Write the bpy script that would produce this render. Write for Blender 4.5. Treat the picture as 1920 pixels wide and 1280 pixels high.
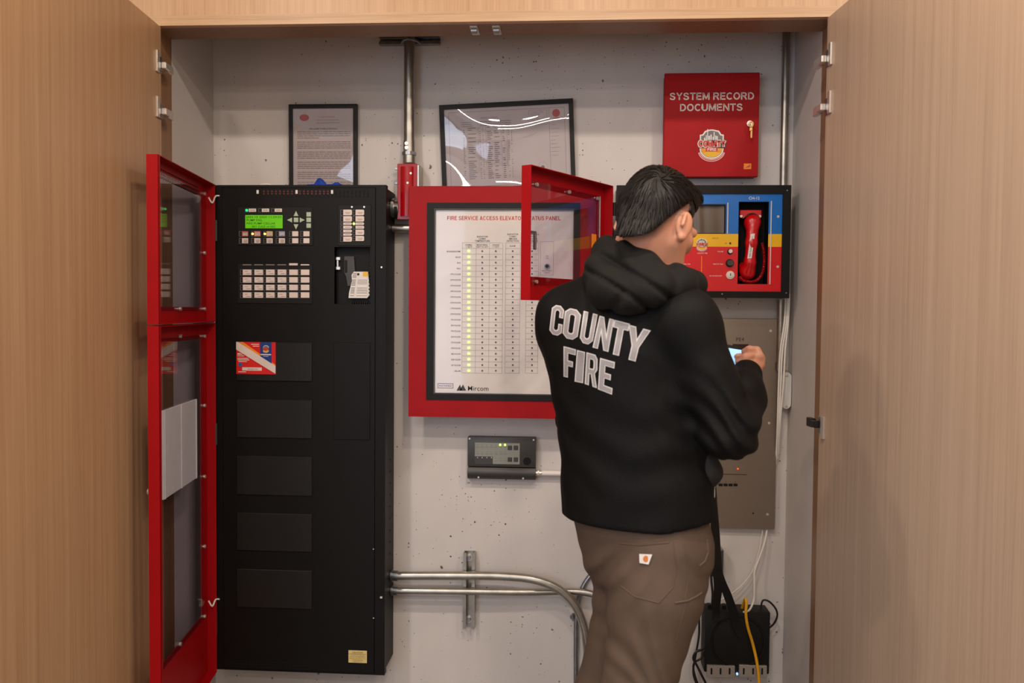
import bpy, bmesh, math, random
import numpy as np
from mathutils import Vector, Matrix
from mathutils.bvhtree import BVHTree
random.seed(7)
SC = bpy.context.scene
COL = SC.collection
for _o in list(bpy.data.objects):
    bpy.data.objects.remove(_o)

# ------------------------------------------------------------------ camera, world, lights, exposure
CAM = np.array([0.0, -2.8, 1.35])
PITCH, YAW, ROLL, FPX = [math.radians(a) for a in (-2.051, -3.767, 0.4845)] + [1620.0]
_f = np.array([math.sin(YAW)*math.cos(PITCH), math.cos(YAW)*math.cos(PITCH), math.sin(PITCH)])
_r = np.cross(_f, [0, 0, 1]); _r /= np.linalg.norm(_r); _u = np.cross(_r, _f)
CR = math.cos(ROLL)*_r + math.sin(ROLL)*_u
CU = -math.sin(ROLL)*_r + math.cos(ROLL)*_u
CF = _f
cd = bpy.data.cameras.new('camera'); cam = bpy.data.objects.new('camera', cd); COL.objects.link(cam)
cd.sensor_width = 36.0; cd.lens = FPX/1920*36; cd.clip_start = 0.05
cam.matrix_world = Matrix(((CR[0], CU[0], -CF[0], CAM[0]), (CR[1], CU[1], -CF[1], CAM[1]), (CR[2], CU[2], -CF[2], CAM[2]), (0, 0, 0, 1)))
cd.dof.use_dof = True; cd.dof.focus_distance = 2.5; cd.dof.aperture_fstop = 4.0
SC.camera = cam

def srgb(c):
    return tuple(((x/255)/12.92 if x/255 <= .04045 else ((x/255+.055)/1.055)**2.4) for x in c)

w = bpy.data.worlds.new('world'); SC.world = w; w.use_nodes = True
w.node_tree.nodes['Background'].inputs[0].default_value = (0.75, 0.85, 1.0, 1)
w.node_tree.nodes['Background'].inputs[1].default_value = 0.35
SC.view_settings.view_transform = 'Standard'; SC.view_settings.look = 'None'
SC.view_settings.gamma = 1.0; SC.view_settings.use_curve_mapping = False
SC.view_settings.exposure = -0.05
SC.cycles.max_bounces = 8; SC.cycles.use_denoising = True

def area(name, loc, size, power, col, target=None, shape='DISK', sy=None):
    d = bpy.data.lights.new(name, 'AREA'); d.shape = shape; d.size = size
    if sy: d.size_y = sy
    d.energy = power; d.color = col
    o = bpy.data.objects.new(name, d); COL.objects.link(o); o.location = loc
    if target is not None:
        o.rotation_euler = (Vector(target)-Vector(loc)).to_track_quat('-Z', 'Y').to_euler()
    return o
CEIL = 2.75
WARM = (1.0, 0.85, 0.71)
DOWN = [(-1.05, -1.55), (0.05, -1.55), (1.05, -1.55), (-1.3, -2.25), (0.25, -2.25), (1.5, -2.25), (-0.6, -3.6), (1.2, -3.6)]
for i, (x, y) in enumerate(DOWN):
    area('downlight_lamp', (x, y, CEIL-.012), 0.13, 13.0, WARM)
STRIPS = [(-0.95, -4.5, 1.1), (0.75, -4.5, 1.2), (-0.2, -5.2, 1.0)]
for x, y, l in STRIPS:
    area('strip_lamp', (x, y, CEIL-.012), l, 16.0, (1.0, .92, .83), shape='RECTANGLE', sy=0.10)
# daylight through the glazed wall behind and to the left of the camera
area('window_daylight', (-2.2, -5.85, 1.5), 2.4, 60.0, (.72, .84, 1.0), target=(0.3, 0, 1.2), shape='RECTANGLE', sy=2.0)

# ------------------------------------------------------------------ geometry helpers
def ray(px, py):
    d = CF*FPX + CR*(px-960) - CU*(py-640)
    return d/np.linalg.norm(d)
def at(px, py, Y):
    d = ray(px, py); t = (Y-CAM[1])/d[1]
    return Vector(CAM+d*t)
def atplane(px, py, p0, n):
    d = ray(px, py); n = np.array(n, float); t = np.dot(np.array(p0)-CAM, n)/np.dot(d, n)
    return Vector(CAM+d*t)
def rect(x0, y0, x1, y1, Y):
    mx, my = (x0+x1)/2, (y0+y1)/2
    return at(x0, my, Y).x, at(x1, my, Y).x, at(mx, y1, Y).z, at(mx, y0, Y).z
def spline(pts, n=8, closed=False):
    P = [Vector(p) for p in pts]; out = []
    m = len(P)
    for i in range(m if closed else m-1):
        if closed: a, b, c, d = P[i-1], P[i], P[(i+1) % m], P[(i+2) % m]
        else: a, b, c, d = P[max(i-1, 0)], P[i], P[i+1], P[min(i+2, m-1)]
        for k in range(n):
            t = k/n
            out.append(.5*((2*b)+(c-a)*t+(2*a-5*b+4*c-d)*t*t+(3*b-a-3*c+d)*t**3))
    if not closed: out.append(P[-1])
    return out

class G:
    """collects shapes into one mesh; .m(mat) picks the material of what is added next"""
    def __init__(s, mat=None):
        s.v = []; s.f = []; s.mi = []; s.sm = []; s.mats = []; s.cur = 0
        if mat: s.m(mat)
    def m(s, mat):
        if mat not in s.mats: s.mats.append(mat)
        s.cur = s.mats.index(mat); return s
    def add(s, vs, fs, smooth=False):
        b = len(s.v); s.v += [tuple(v) for v in vs]
        for f in fs:
            s.f.append([i+b for i in f]); s.mi.append(s.cur); s.sm.append(smooth)
        return s
    def addbm(s, bm, smooth=False):
        bm.verts.index_update()
        s.add([v.co[:] for v in bm.verts], [[v.index for v in f.verts] for f in bm.faces], smooth); bm.free(); return s
    def box(s, x0, x1, y0, y1, z0, z1, bev=0, seg=1):
        x0, x1 = min(x0, x1), max(x0, x1); y0, y1 = min(y0, y1), max(y0, y1); z0, z1 = min(z0, z1), max(z0, z1)
        if not bev:
            vs = [(x, y, z) for x in (x0, x1) for y in (y0, y1) for z in (z0, z1)]
            return s.add(vs, [(0, 1, 3, 2), (4, 6, 7, 5), (0, 4, 5, 1), (2, 3, 7, 6), (0, 2, 6, 4), (1, 5, 7, 3)])
        bm = bmesh.new(); bmesh.ops.create_cube(bm, size=1)
        for v in bm.verts:
            v.co = Vector(((x0+x1)/2+v.co.x*(x1-x0), (y0+y1)/2+v.co.y*(y1-y0), (z0+z1)/2+v.co.z*(z1-z0)))
        bmesh.ops.bevel(bm, geom=bm.edges[:], offset=min(bev, .49*min(x1-x0, y1-y0, z1-z0)), segments=seg, profile=.5, affect='EDGES')
        return s.addbm(bm, True)
    def ring(s, o, i, y0, y1):          # rectangular frame; o,i = (x0,x1,z0,z1)
        s.box(o[0], i[0], y0, y1, o[2], o[3]); s.box(i[1], o[1], y0, y1, o[2], o[3])
        s.box(i[0], i[1], y0, y1, i[3], o[3]); s.box(i[0], i[1], y0, y1, o[2], i[2]); return s
    def prism(s, poly, y0, y1):         # poly in x,z seen from the front; y0 front
        n = len(poly)
        ar = sum(poly[k][0]*poly[(k+1) % n][1]-poly[(k+1) % n][0]*poly[k][1] for k in range(n))
        if ar < 0: poly = poly[::-1]
        vs = [(x, y0, z) for x, z in poly]+[(x, y1, z) for x, z in poly]
        return s.add(vs, [list(range(n)), list(range(2*n-1, n-1, -1))]+[[k, k+n, (k+1) % n+n, (k+1) % n] for k in range(n)])
    def disc(s, x, z, r, y0, y1, n=16, rz=None):
        return s.prism([(x+r*math.cos(2*math.pi*k/n), z+(rz or r)*math.sin(2*math.pi*k/n)) for k in range(n)], y0, y1)
    def tube(s, pts, r, seg=10, closed=False, caps=True, flat=None):
        P = [Vector(p) for p in pts]; n = len(P)
        rad = [float(q) for q in r] if isinstance(r, (list, tuple)) else [float(r)]*n
        T = []
        for k in range(n):
            a = P[k-1] if (k or closed) else P[0]; b = P[(k+1) % n] if (k < n-1 or closed) else P[-1]
            T.append((b-a).normalized())
        up = Vector((0, 0, 1)) if abs(T[0].z) < .9 else Vector((1, 0, 0))
        N = (up-T[0]*up.dot(T[0])).normalized(); vs = []
        for k in range(n):
            N = (N-T[k]*N.dot(T[k])).normalized(); B = T[k].cross(N)
            for j in range(seg):
                a = 2*math.pi*j/seg
                vs.append(P[k]+rad[k]*(math.cos(a)*N+math.sin(a)*B))
        fs = [[k*seg+j, k*seg+(j+1) % seg, ((k+1) % n)*seg+(j+1) % seg, ((k+1) % n)*seg+j] for k in range(n if closed else n-1) for j in range(seg)]
        s.add(vs, fs, True)
        if caps and not closed:
            b = len(s.v)-len(vs)
            s.f.append([b+j for j in range(seg)][::-1]); s.f.append([b+(n-1)*seg+j for j in range(seg)])
            s.mi += [s.cur]*2; s.sm += [False]*2
        return s
    def cyl(s, a, b, r, seg=16): return s.tube([a, b], r, seg)
    def ribbon(s, pts, wv, th):          # flat strap: wv = half width vectors
        vs = []
        n = len(pts)
        for k in range(n):
            p = Vector(pts[k]); wd = Vector(wv[k]); t = (Vector(pts[min(k+1, n-1)])-Vector(pts[max(k-1, 0)])).normalized()
            nn = wd.cross(t).normalized()*th*.5
            vs += [p-wd-nn, p+wd-nn, p+wd+nn, p-wd+nn]
        fs = [[k*4+j, k*4+(j+1) % 4, k*4+4+(j+1) % 4, k*4+4+j] for k in range(n-1) for j in range(4)]
        fs += [[3, 2, 1, 0], [4*n-4, 4*n-3, 4*n-2, 4*n-1]]
        return s.add(vs, fs)
    def ball(s, c, r, sc=(1, 1, 1), u=14, v=8):
        bm = bmesh.new(); bmesh.ops.create_uvsphere(bm, u_segments=u, v_segments=v, radius=r)
        for q in bm.verts: q.co = Vector((c[0]+q.co.x*sc[0], c[1]+q.co.y*sc[1], c[2]+q.co.z*sc[2]))
        return s.addbm(bm, True)
    def text(s, t, x, z, h, y, align='CENTER', sx=1.0, bold=0.0, width=None):
        """flat print facing -y; h = capital height, centred on z; width squeezes to a given width"""
        cu = bpy.data.curves.new('t', 'FONT'); cu.body = t; cu.size = 1; cu.align_x = align; cu.offset = bold
        cu.resolution_u = 2
        ob = bpy.data.objects.new('t', cu); me = bpy.data.meshes.new_from_object(ob)
        co = [v.co.copy() for v in me.vertices]; k = h/.70
        if co:
            if width:
                wd = max(c.x for c in co)-min(c.x for c in co); sx = width/(wd*k)
            s.add([(x+c.x*k*sx, y, z+(c.y-.35)*k) for c in co], [list(p.vertices) for p in me.polygons])
        bpy.data.objects.remove(ob); bpy.data.curves.remove(cu); bpy.data.meshes.remove(me)
        return s
    def xf(s, M):
        s.v = [tuple(M @ Vector(v)) for v in s.v]; return s

def obj(name, g, parent=None, angle=35, loc=None):
    """links the collected shapes as ONE mesh object; world-space vertices become local to the parent"""
    me = bpy.data.meshes.new(name)
    off = Vector((0, 0, 0))
    if parent is not None: off = parent['_o'] if '_o' in parent else Vector((0, 0, 0)); off = Vector(off)
    if loc is not None: off = off*0+Vector(loc)
    me.from_pydata([tuple(Vector(v)-off) for v in g.v], [], g.f)
    for m in g.mats: me.materials.append(m)
    me.polygons.foreach_set('material_index', g.mi); me.polygons.foreach_set('use_smooth', g.sm)
    me.validate(); me.update()
    if any(g.sm): me.set_sharp_from_angle(angle=math.radians(angle))
    o = bpy.data.objects.new(name, me); COL.objects.link(o)
    if parent is not None: o.parent = parent; o['_o'] = off[:]
    if loc is not None:
        o['_o'] = off[:]
        o.location = off if parent is None else off-Vector(parent['_o'])
    elif parent is None: o['_o'] = (0, 0, 0)
    return o
def thing(name, label, cat, loc, group=None):
    o = bpy.data.objects.new(name, None); COL.objects.link(o); o.location = loc; o['_o'] = tuple(loc); o.empty_display_size = .05
    return tag(o, label, cat, group)
def tag(o, label, cat, group=None):
    o['label'] = label; o['category'] = cat
    if group: o['group'] = group
    return o
def struct(name, g, label=None):
    o = obj(name, g); o['kind'] = 'structure'
    if label: o['label'] = label
    return o
def copies(src, places, parent):
    """copies of a small part (sharing its mesh) moved by each offset"""
    for p in places:
        c = src.copy(); COL.objects.link(c); c.parent = parent; c.location = src.location+Vector(p)

# ------------------------------------------------------------------ materials
def base(name):
    m = bpy.data.materials.new(name); m.use_nodes = True
    return m, m.node_tree.nodes, m.node_tree.links, m.node_tree.nodes['Principled BSDF']
def mat(name, c, rough=.5, metal=0.0, var=.06, scale=30, bump=0.0, bscale=200, coat=0.0, spec=.5, stretch=(1, 1, 1)):
    m, N, L, B = base(name)
    col = srgb(c)
    tc = N.new('ShaderNodeTexCoord'); mp = N.new('ShaderNodeMapping'); mp.inputs[3].default_value = stretch
    L.new(tc.outputs['Object'], mp.inputs[0])
    nz = N.new('ShaderNodeTexNoise'); nz.inputs['Scale'].default_value = scale; nz.inputs['Detail'].default_value = 4
    L.new(mp.outputs[0], nz.inputs['Vector'])
    rp = N.new('ShaderNodeValToRGB'); rp.color_ramp.elements[0].position = .3; rp.color_ramp.elements[1].position = .7
    rp.color_ramp.elements[0].color = tuple(x*(1-var) for x in col)+(1,); rp.color_ramp.elements[1].color = tuple(min(1, x*(1+var)) for x in col)+(1,)
    L.new(nz.outputs['Fac'], rp.inputs[0]); L.new(rp.outputs[0], B.inputs['Base Color'])
    B.inputs['Roughness'].default_value = rough; B.inputs['Metallic'].default_value = metal
    B.inputs['Coat Weight'].default_value = coat; B.inputs['Specular IOR Level'].default_value = spec
    if bump:
        n2 = N.new('ShaderNodeTexNoise'); n2.inputs['Scale'].default_value = bscale; n2.inputs['Detail'].default_value = 3
        L.new(mp.outputs[0], n2.inputs['Vector'])
        bp = N.new('ShaderNodeBump'); bp.inputs['Strength'].default_value = bump; bp.inputs['Distance'].default_value = .002
        L.new(n2.outputs['Fac'], bp.inputs['Height']); L.new(bp.outputs[0], B.inputs['Normal'])
    return m
def glow(name, c, strength, rough=.3):
    m, N, L, B = base(name); B.inputs['Base Color'].default_value = srgb(c)+(1,)
    B.inputs['Emission Color'].default_value = srgb(c)+(1,); B.inputs['Emission Strength'].default_value = strength
    B.inputs['Roughness'].default_value = rough
    return m
def wood(name, c1, c2, c3, vertical=True, rough=.42):
    m, N, L, B = base(name)
    tc = N.new('ShaderNodeTexCoord'); mp = N.new('ShaderNodeMapping')
    mp.inputs[3].default_value = (55, 55, 1.1) if vertical else (1.3, 40, 60)
    L.new(tc.outputs['Object'], mp.inputs[0])
    n1 = N.new('ShaderNodeTexNoise'); n1.inputs['Scale'].default_value = 1.0; n1.inputs['Detail'].default_value = 5; n1.inputs['Roughness'].default_value = .6
    L.new(mp.outputs[0], n1.inputs['Vector'])
    mp2 = N.new('ShaderNodeMapping'); mp2.inputs[3].default_value = (260, 260, 2.5) if vertical else (6, 200, 300)
    L.new(tc.outputs['Object'], mp2.inputs[0])
    n2 = N.new('ShaderNodeTexNoise'); n2.inputs['Scale'].default_value = 1.0; n2.inputs['Detail'].default_value = 3
    L.new(mp2.outputs[0], n2.inputs['Vector'])
    mx = N.new('ShaderNodeMix'); mx.data_type = 'FLOAT'; mx.inputs[0].default_value = .4
    L.new(n1.outputs['Fac'], mx.inputs[2]); L.new(n2.outputs['Fac'], mx.inputs[3])
    rp = N.new('ShaderNodeValToRGB'); e = rp.color_ramp.elements
    e[0].position = .32; e[0].color = srgb(c1)+(1,); e[1].position = .7; e[1].color = srgb(c3)+(1,)
    k = e.new(.5); k.color = srgb(c2)+(1,)
    L.new(mx.outputs[0], rp.inputs[0]); L.new(rp.outputs[0], B.inputs['Base Color'])
    B.inputs['Roughness'].default_value = rough
    bp = N.new('ShaderNodeBump'); bp.inputs['Strength'].default_value = .08; bp.inputs['Distance'].default_value = .001
    L.new(n2.outputs['Fac'], bp.inputs['Height']); L.new(bp.outputs[0], B.inputs['Normal'])
    return m
def concrete(name, c, dark):
    m, N, L, B = base(name)
    tc = N.new('ShaderNodeTexCoord')
    big = N.new('ShaderNodeTexNoise'); big.inputs['Scale'].default_value = 3.5; big.inputs['Detail'].default_value = 6
    mp = N.new('ShaderNodeMapping'); mp.inputs[3].default_value = (1, 1, .45)
    L.new(tc.outputs['Object'], mp.inputs[0]); L.new(mp.outputs[0], big.inputs['Vector'])
    rp = N.new('ShaderNodeValToRGB'); rp.color_ramp.elements[0].position = .3; rp.color_ramp.elements[1].position = .68
    rp.color_ramp.elements[0].color = srgb(tuple(x*.93 for x in c))+(1,); rp.color_ramp.elements[1].color = srgb(c)+(1,)
    L.new(big.outputs['Fac'], rp.inputs[0])
    # bug holes: cells with a random radius, most of them none, clustered by a large noise
    prev = rp.outputs[0]; hs = []
    for sc, th, rad in ((22, .80, .18), (50, .72, .19), (105, .72, .22)):
        wz = N.new('ShaderNodeTexNoise'); wz.inputs['Scale'].default_value = sc*1.6; wz.inputs['Detail'].default_value = 2
        L.new(tc.outputs['Object'], wz.inputs['Vector'])
        wadd = N.new('ShaderNodeMixRGB'); wadd.blend_type = 'LINEAR_LIGHT'; wadd.inputs[0].default_value = .25/sc
        L.new(tc.outputs['Object'], wadd.inputs[1]); L.new(wz.outputs['Color'], wadd.inputs[2])
        vo = N.new('ShaderNodeTexVoronoi'); vo.inputs['Scale'].default_value = sc
        L.new(wadd.outputs[0], vo.inputs['Vector'])
        sep = N.new('ShaderNodeSeparateColor'); L.new(vo.outputs['Color'], sep.inputs[0])
        cl = N.new('ShaderNodeTexNoise'); cl.inputs['Scale'].default_value = 2.6; L.new(tc.outputs['Object'], cl.inputs['Vector'])
        ad = N.new('ShaderNodeMath'); ad.operation = 'MULTIPLY_ADD'; L.new(cl.outputs['Fac'], ad.inputs[0]); ad.inputs[1].default_value = .55
        L.new(sep.outputs[0], ad.inputs[2])
        sb = N.new('ShaderNodeMath'); sb.operation = 'SUBTRACT'; L.new(ad.outputs[0], sb.inputs[0]); sb.inputs[1].default_value = th+.27
        ra = N.new('ShaderNodeMath'); ra.operation = 'MULTIPLY'; L.new(sb.outputs[0], ra.inputs[0]); ra.inputs[1].default_value = rad/.3
        df = N.new('ShaderNodeMath'); df.operation = 'SUBTRACT'; L.new(ra.outputs[0], df.inputs[0]); L.new(vo.outputs['Distance'], df.inputs[1])
        mr = N.new('ShaderNodeMapRange'); mr.inputs[1].default_value = 0; mr.inputs[2].default_value = .05
        L.new(df.outputs[0], mr.inputs[0]); hs.append(mr.outputs[0])
        mx = N.new('ShaderNodeMixRGB'); mx.inputs[2].default_value = srgb(dark)+(1,)
        sc_ = N.new('ShaderNodeMath'); sc_.operation = 'MULTIPLY'; sc_.inputs[1].default_value = .85; L.new(mr.outputs[0], sc_.inputs[0])
        L.new(sc_.outputs[0], mx.inputs[0]); L.new(prev, mx.inputs[1]); prev = mx.outputs[0]
    L.new(prev, B.inputs['Base Color']); B.inputs['Roughness'].default_value = .62
    a0 = N.new('ShaderNodeMath'); a0.operation = 'MAXIMUM'; L.new(hs[0], a0.inputs[0]); L.new(hs[1], a0.inputs[1])
    ad = N.new('ShaderNodeMath'); ad.operation = 'MAXIMUM'; L.new(a0.outputs[0], ad.inputs[0]); L.new(hs[2], ad.inputs[1])
    fn = N.new('ShaderNodeTexNoise'); fn.inputs['Scale'].default_value = 38; fn.inputs['Detail'].default_value = 5; L.new(tc.outputs['Object'], fn.inputs['Vector'])
    su = N.new('ShaderNodeMath'); su.operation = 'MULTIPLY_ADD'; L.new(ad.outputs[0], su.inputs[0]); su.inputs[1].default_value = -1.0
    f2 = N.new('ShaderNodeMath'); f2.operation = 'MULTIPLY'; f2.inputs[1].default_value = .3; L.new(fn.outputs['Fac'], f2.inputs[0]); L.new(f2.outputs[0], su.inputs[2])
    bp = N.new('ShaderNodeBump'); bp.inputs['Strength'].default_value = .5; bp.inputs['Distance'].default_value = .002
    L.new(su.outputs[0], bp.inputs['Height']); L.new(bp.outputs[0], B.inputs['Normal'])
    return m
def clear(name, tint=(235, 235, 240), wave=0.0, wscale=3.0, refl=1.0):
    """clear sheet: transparent with a Fresnel reflection; wave bows the sheet a little"""
    m, N, L, B = base(name); N.remove(B)
    out = N['Material Output']
    tr = N.new('ShaderNodeBsdfTransparent'); tr.inputs[0].default_value = srgb(tint)+(1,)
    gl = N.new('ShaderNodeBsdfGlossy'); gl.inputs['Roughness'].default_value = .015
    lw = N.new('ShaderNodeLayerWeight'); lw.inputs[0].default_value = .5
    pw = N.new('ShaderNodeMath'); pw.operation = 'POWER'; pw.inputs[1].default_value = 4.5; L.new(lw.outputs['Facing'], pw.inputs[0])
    mu = N.new('ShaderNodeMath'); mu.operation = 'MULTIPLY_ADD'; mu.inputs[1].default_value = .55; mu.inputs[2].default_value = .045*refl; L.new(pw.outputs[0], mu.inputs[0])
    mx = N.new('ShaderNodeMixShader'); L.new(mu.outputs[0], mx.inputs[0]); L.new(tr.outputs[0], mx.inputs[1]); L.new(gl.outputs[0], mx.inputs[2])
    L.new(mx.outputs[0], out.inputs[0])
    if wave:
        tc = N.new('ShaderNodeTexCoord'); nz = N.new('ShaderNodeTexNoise'); nz.inputs['Scale'].default_value = wscale; nz.inputs['Detail'].default_value = 0
        L.new(tc.outputs['Object'], nz.inputs['Vector'])
        bp = N.new('ShaderNodeBump'); bp.inputs['Strength'].default_value = 1.0; bp.inputs['Distance'].default_value = wave
        L.new(nz.outputs['Fac'], bp.inputs['Height']); L.new(bp.outputs[0], gl.inputs['Normal'])
    return m

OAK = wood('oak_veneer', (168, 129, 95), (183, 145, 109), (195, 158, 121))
OAKR = wood('oak_veneer_pale', (172, 146, 124), (186, 160, 137), (196, 170, 147))
OAKF = wood('oak_fascia', (184, 143, 106), (199, 158, 119), (208, 168, 130))
OAKH = wood('oak_lipping', (178, 138, 102), (198, 160, 122), (210, 174, 138), vertical=False)
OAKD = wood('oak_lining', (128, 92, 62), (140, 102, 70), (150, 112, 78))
WALL = concrete('painted_concrete', (214, 207, 203), (54, 46, 41))
SIDE = mat('painted_side_wall', (200, 194, 190), .55, var=.03, scale=6, bump=.05, bscale=60)
PAINT = mat('white_ceiling_paint', (225, 220, 212), .7, var=.02)
FLOOR = mat('grey_floor', (128, 120, 112), .35, var=.08, scale=8)
BLACK = mat('black_powder_coat', (14, 12, 11), .5, var=.12, scale=14, bump=.06, bscale=900, spec=.22)
PLATEK = mat('charcoal_blank_plate', (25, 24, 23), .42, var=.10, scale=10, spec=.35)
BLACK2 = mat('black_satin_plastic', (17, 16, 15), .55, var=.06, spec=.3)
DARKHOLE = mat('dark_void', (6, 6, 6), .9, var=0)
GREYDK = mat('charcoal_plastic', (58, 56, 54), .42, var=.05)
RED = mat('red_powder_coat', (160, 2, 12), .5, var=.06, scale=10, bump=.10, bscale=700, spec=.22)
REDGLOSS = mat('glossy_red_paint', (165, 4, 14), .22, var=.05, coat=.2, spec=.4)
WHITE = mat('white_print', (232, 226, 222), .5, var=.02)
PAPER = mat('white_paper', (226, 220, 216), .6, var=.02)
KEYW = mat('key_cap_white', (222, 206, 198), .5, var=.03)
INK = mat('black_ink', (26, 24, 24), .5, var=0)
INKG = mat('grey_ink', (120, 116, 114), .6, var=0)
GRAYLINE = mat('table_line_ink', (150, 142, 138), .6, var=0)
REDINK = mat('red_ink', (205, 60, 52), .5, var=0)
BLUEINK = mat('blue_ink', (70, 80, 130), .5, var=0)
STEEL = mat('galvanised_steel', (172, 168, 160), .34, 1.0, var=.16, scale=24, bump=.05, bscale=80)
STEELB = mat('zinc_plated_steel', (158, 160, 164), .32, 1.0, var=.2, scale=40)
CHROME = mat('bright_nickel', (222, 214, 206), .3, .75, var=.03)
BRASS = mat('brass_key', (196, 160, 96), .3, 1.0, var=.05)
INOX = mat('brushed_stainless', (152, 140, 128), .40, 1.0, var=.02, scale=3, stretch=(1, 1, 40), bump=.04, bscale=300)
GREENL = glow('green_led', (190, 255, 90), 3.0)
GREEN2 = glow('deep_green_led', (20, 230, 110), 2.2)
AMBER = glow('amber_led', (255, 190, 90), 2.5)
REDLED = glow('red_led', (255, 60, 40), 3.0)
BLUELED = glow('blue_led', (120, 170, 255), 3.0)
LCD = glow('green_lcd', (84, 160, 14), .75)
LCDINK = mat('lcd_ink', (44, 92, 14), .5, var=0)
SCREEN = glow('phone_screen', (150, 196, 250), 1.0)
LEDOFF = mat('unlit_led', (84, 62, 60), .3, var=0)
BLUE = mat('blue_panel_paint', (0, 104, 190), .3, var=.03)
YELLOW = mat('yellow_panel_paint', (232, 178, 4), .35, var=.03)
ORANGE = mat('orange_print', (240, 140, 30), .5, var=.02)
YELB = mat('pale_yellow_label', (226, 202, 130), .5, var=.03)
CLOTHB = mat('blue_microfibre', (16, 58, 160), .85, var=.15, scale=60, bump=.4, bscale=400)
TAPE = mat('blue_masking_tape', (20, 96, 170), .6, var=.04)
WIREW = mat('white_cable', (226, 222, 216), .45, var=.02)
WIREK = mat('black_cable', (18, 17, 17), .45, var=.05)
WIREY = mat('yellow_cable', (228, 166, 20), .4, var=.04)
WEB = mat('black_webbing', (20, 18, 18), .75, var=.2, scale=300, bump=.3, bscale=500)
PANE = clear('clear_acrylic', (240, 239, 244))
GLAZE = clear('bowed_acrylic', (240, 238, 240), wave=.035, wscale=3.4, refl=1.5)
GLAZE2 = clear('flat_acrylic', (240, 238, 240), wave=.02, wscale=5.0, refl=1.3)
CLEARP = mat('clear_plastic_cover', (206, 206, 204), .15, var=.05, coat=.4)
DISPREFL = mat('display_reflection_brown', (96, 82, 70), .35, var=.12, scale=12)  # brown of the reflection in the display, put into its colour
#@@STRUCTURE
# ------------------------------------------------------------------ setting
JF, JB = -.42, -.30          # front and back of the wooden portal
HZ = 2.138
XL, XR = -1.176, .699
ROOMX, ROOMY = 3.2, -6.0
struct('floor', G(FLOOR).box(-ROOMX, ROOMX, ROOMY, 0.12, -.1, 0))
struct('ceiling', G(PAINT).box(-ROOMX, ROOMX, ROOMY, 0.12, CEIL, CEIL+.1))
struct('wall_back', G(WALL).box(XL-.02, XR+.02, 0, .12, 0, CEIL))
struct('wall_left', G(SIDE).box(XL-.12, XL, JB, 0, 0, CEIL))
struct('wall_right', G(SIDE).box(XR, XR+.12, JB, 0, 0, CEIL))
# room around the camera
g = G(PAINT)
for z0, z1 in ((0, .35), (2.45, CEIL)): g.box(-ROOMX, ROOMX, ROOMY-.1, ROOMY, z0, z1)
g.box(-.6, ROOMX, ROOMY-.1, ROOMY, .35, 2.45); g.box(-ROOMX, -3.1, ROOMY-.1, ROOMY, .35, 2.45)
struct('wall_rear', g)
struct('wall_far_left', G(PAINT).box(-ROOMX-.1, -ROOMX, ROOMY, JF, 0, CEIL))
struct('wall_far_right', G(PAINT).box(ROOMX, ROOMX+.1, ROOMY, JF, 0, CEIL))
wn = struct('window_1', G(BLACK2).ring((-3.1, -.6, .35, 2.45), (-3.04, -.66, .41, 2.39), ROOMY-.08, ROOMY-.02).box(-1.88, -1.82, ROOMY-.08, ROOMY-.02, .41, 2.39))
obj('pane', G(PANE).box(-3.04, -.66, ROOMY-.055, ROOMY-.05, .41, 2.39), wn)
# fascia above the opening: veneered panel with a solid lipping along its lower edge
fz = at(900, 21, JF).z
struct('trim_1', G(OAKF).box(-ROOMX, ROOMX, JF, JF+.02, fz, CEIL))
struct('trim_2', G(OAKH).box(-ROOMX, ROOMX, JF-.0015, JF+.02, HZ, fz))
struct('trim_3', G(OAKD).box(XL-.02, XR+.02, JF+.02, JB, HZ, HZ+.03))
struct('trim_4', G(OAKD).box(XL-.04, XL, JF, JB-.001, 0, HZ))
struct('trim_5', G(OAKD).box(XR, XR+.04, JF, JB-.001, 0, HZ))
struct('wall_front_left', G(OAK).box(-ROOMX, XL-.04, JF, JF+.03, 0, HZ))
struct('wall_front_right', G(OAK).box(XR+.04, ROOMX, JF, JF+.03, 0, HZ))
struct('baseboard_back', G(PAINT).box(XL, XR, -.012, 0, 0, .05))

def leaf(name, hinge, free, thick, L, mt, side):
    """closet door leaf hung at the portal, swung open towards the room"""
    d = (Vector(free)-Vector(hinge)); d.z = 0; d.normalize()
    M = Matrix(((d.x, -d.y, 0, hinge[0]), (d.y, d.x, 0, hinge[1]), (0, 0, 1, 0), (0, 0, 0, 1)))
    g = G(mt)
    y0, y1 = (0, thick) if side > 0 else (-thick, 0)
    g.box(0.002, L, y0, y1, .012, HZ-.004, .0015)
    g.xf(M); o = struct(name, g); return o, M
LH = at(303.5, 50, JF); LFp = (-1.13, -.6274, 0)
RH = at(1550, 40, JF); RFp = (.691, -.5777, 0)
doorL, ML = leaf('door_1', (LH.x, JF-.004, 0), LFp, .022, .93, OAK, -1)
doorR, MR = leaf('door_2', (RH.x, JF-.004, 0), RFp, .022, .955, OAKR, 1)
doorL['label'] = 'left oak closet door leaf swung open beside the red panel door'
doorR['label'] = 'right oak closet door leaf swung open beside the person'
def hinge(parent, M, z0, z1, zc, sgn, dark=False):
    s = 1 if sgn < 0 else -1     # which way the inner face looks in leaf coordinates
    h = G(CHROME).box(.026, .044, 0, s*.006, z0, z1, .001)
    o = obj('hinge', h.xf(M), parent)
    obj('hinge_cup', G(STEELB).box(.004, .026, 0, s*.004, zc-.022, zc+.022, .001).xf(M), o)
    a = G(WIREK if dark else CHROME)
    a.box(-.020, .012, s*.003, s*.017, zc-.0095, zc+.0095, .002)
    a.box(-.055, -.018, s*.000, s*.013, zc-.012, zc+.012, .001)
    obj('hinge_arm', a.xf(M), o)
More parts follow.
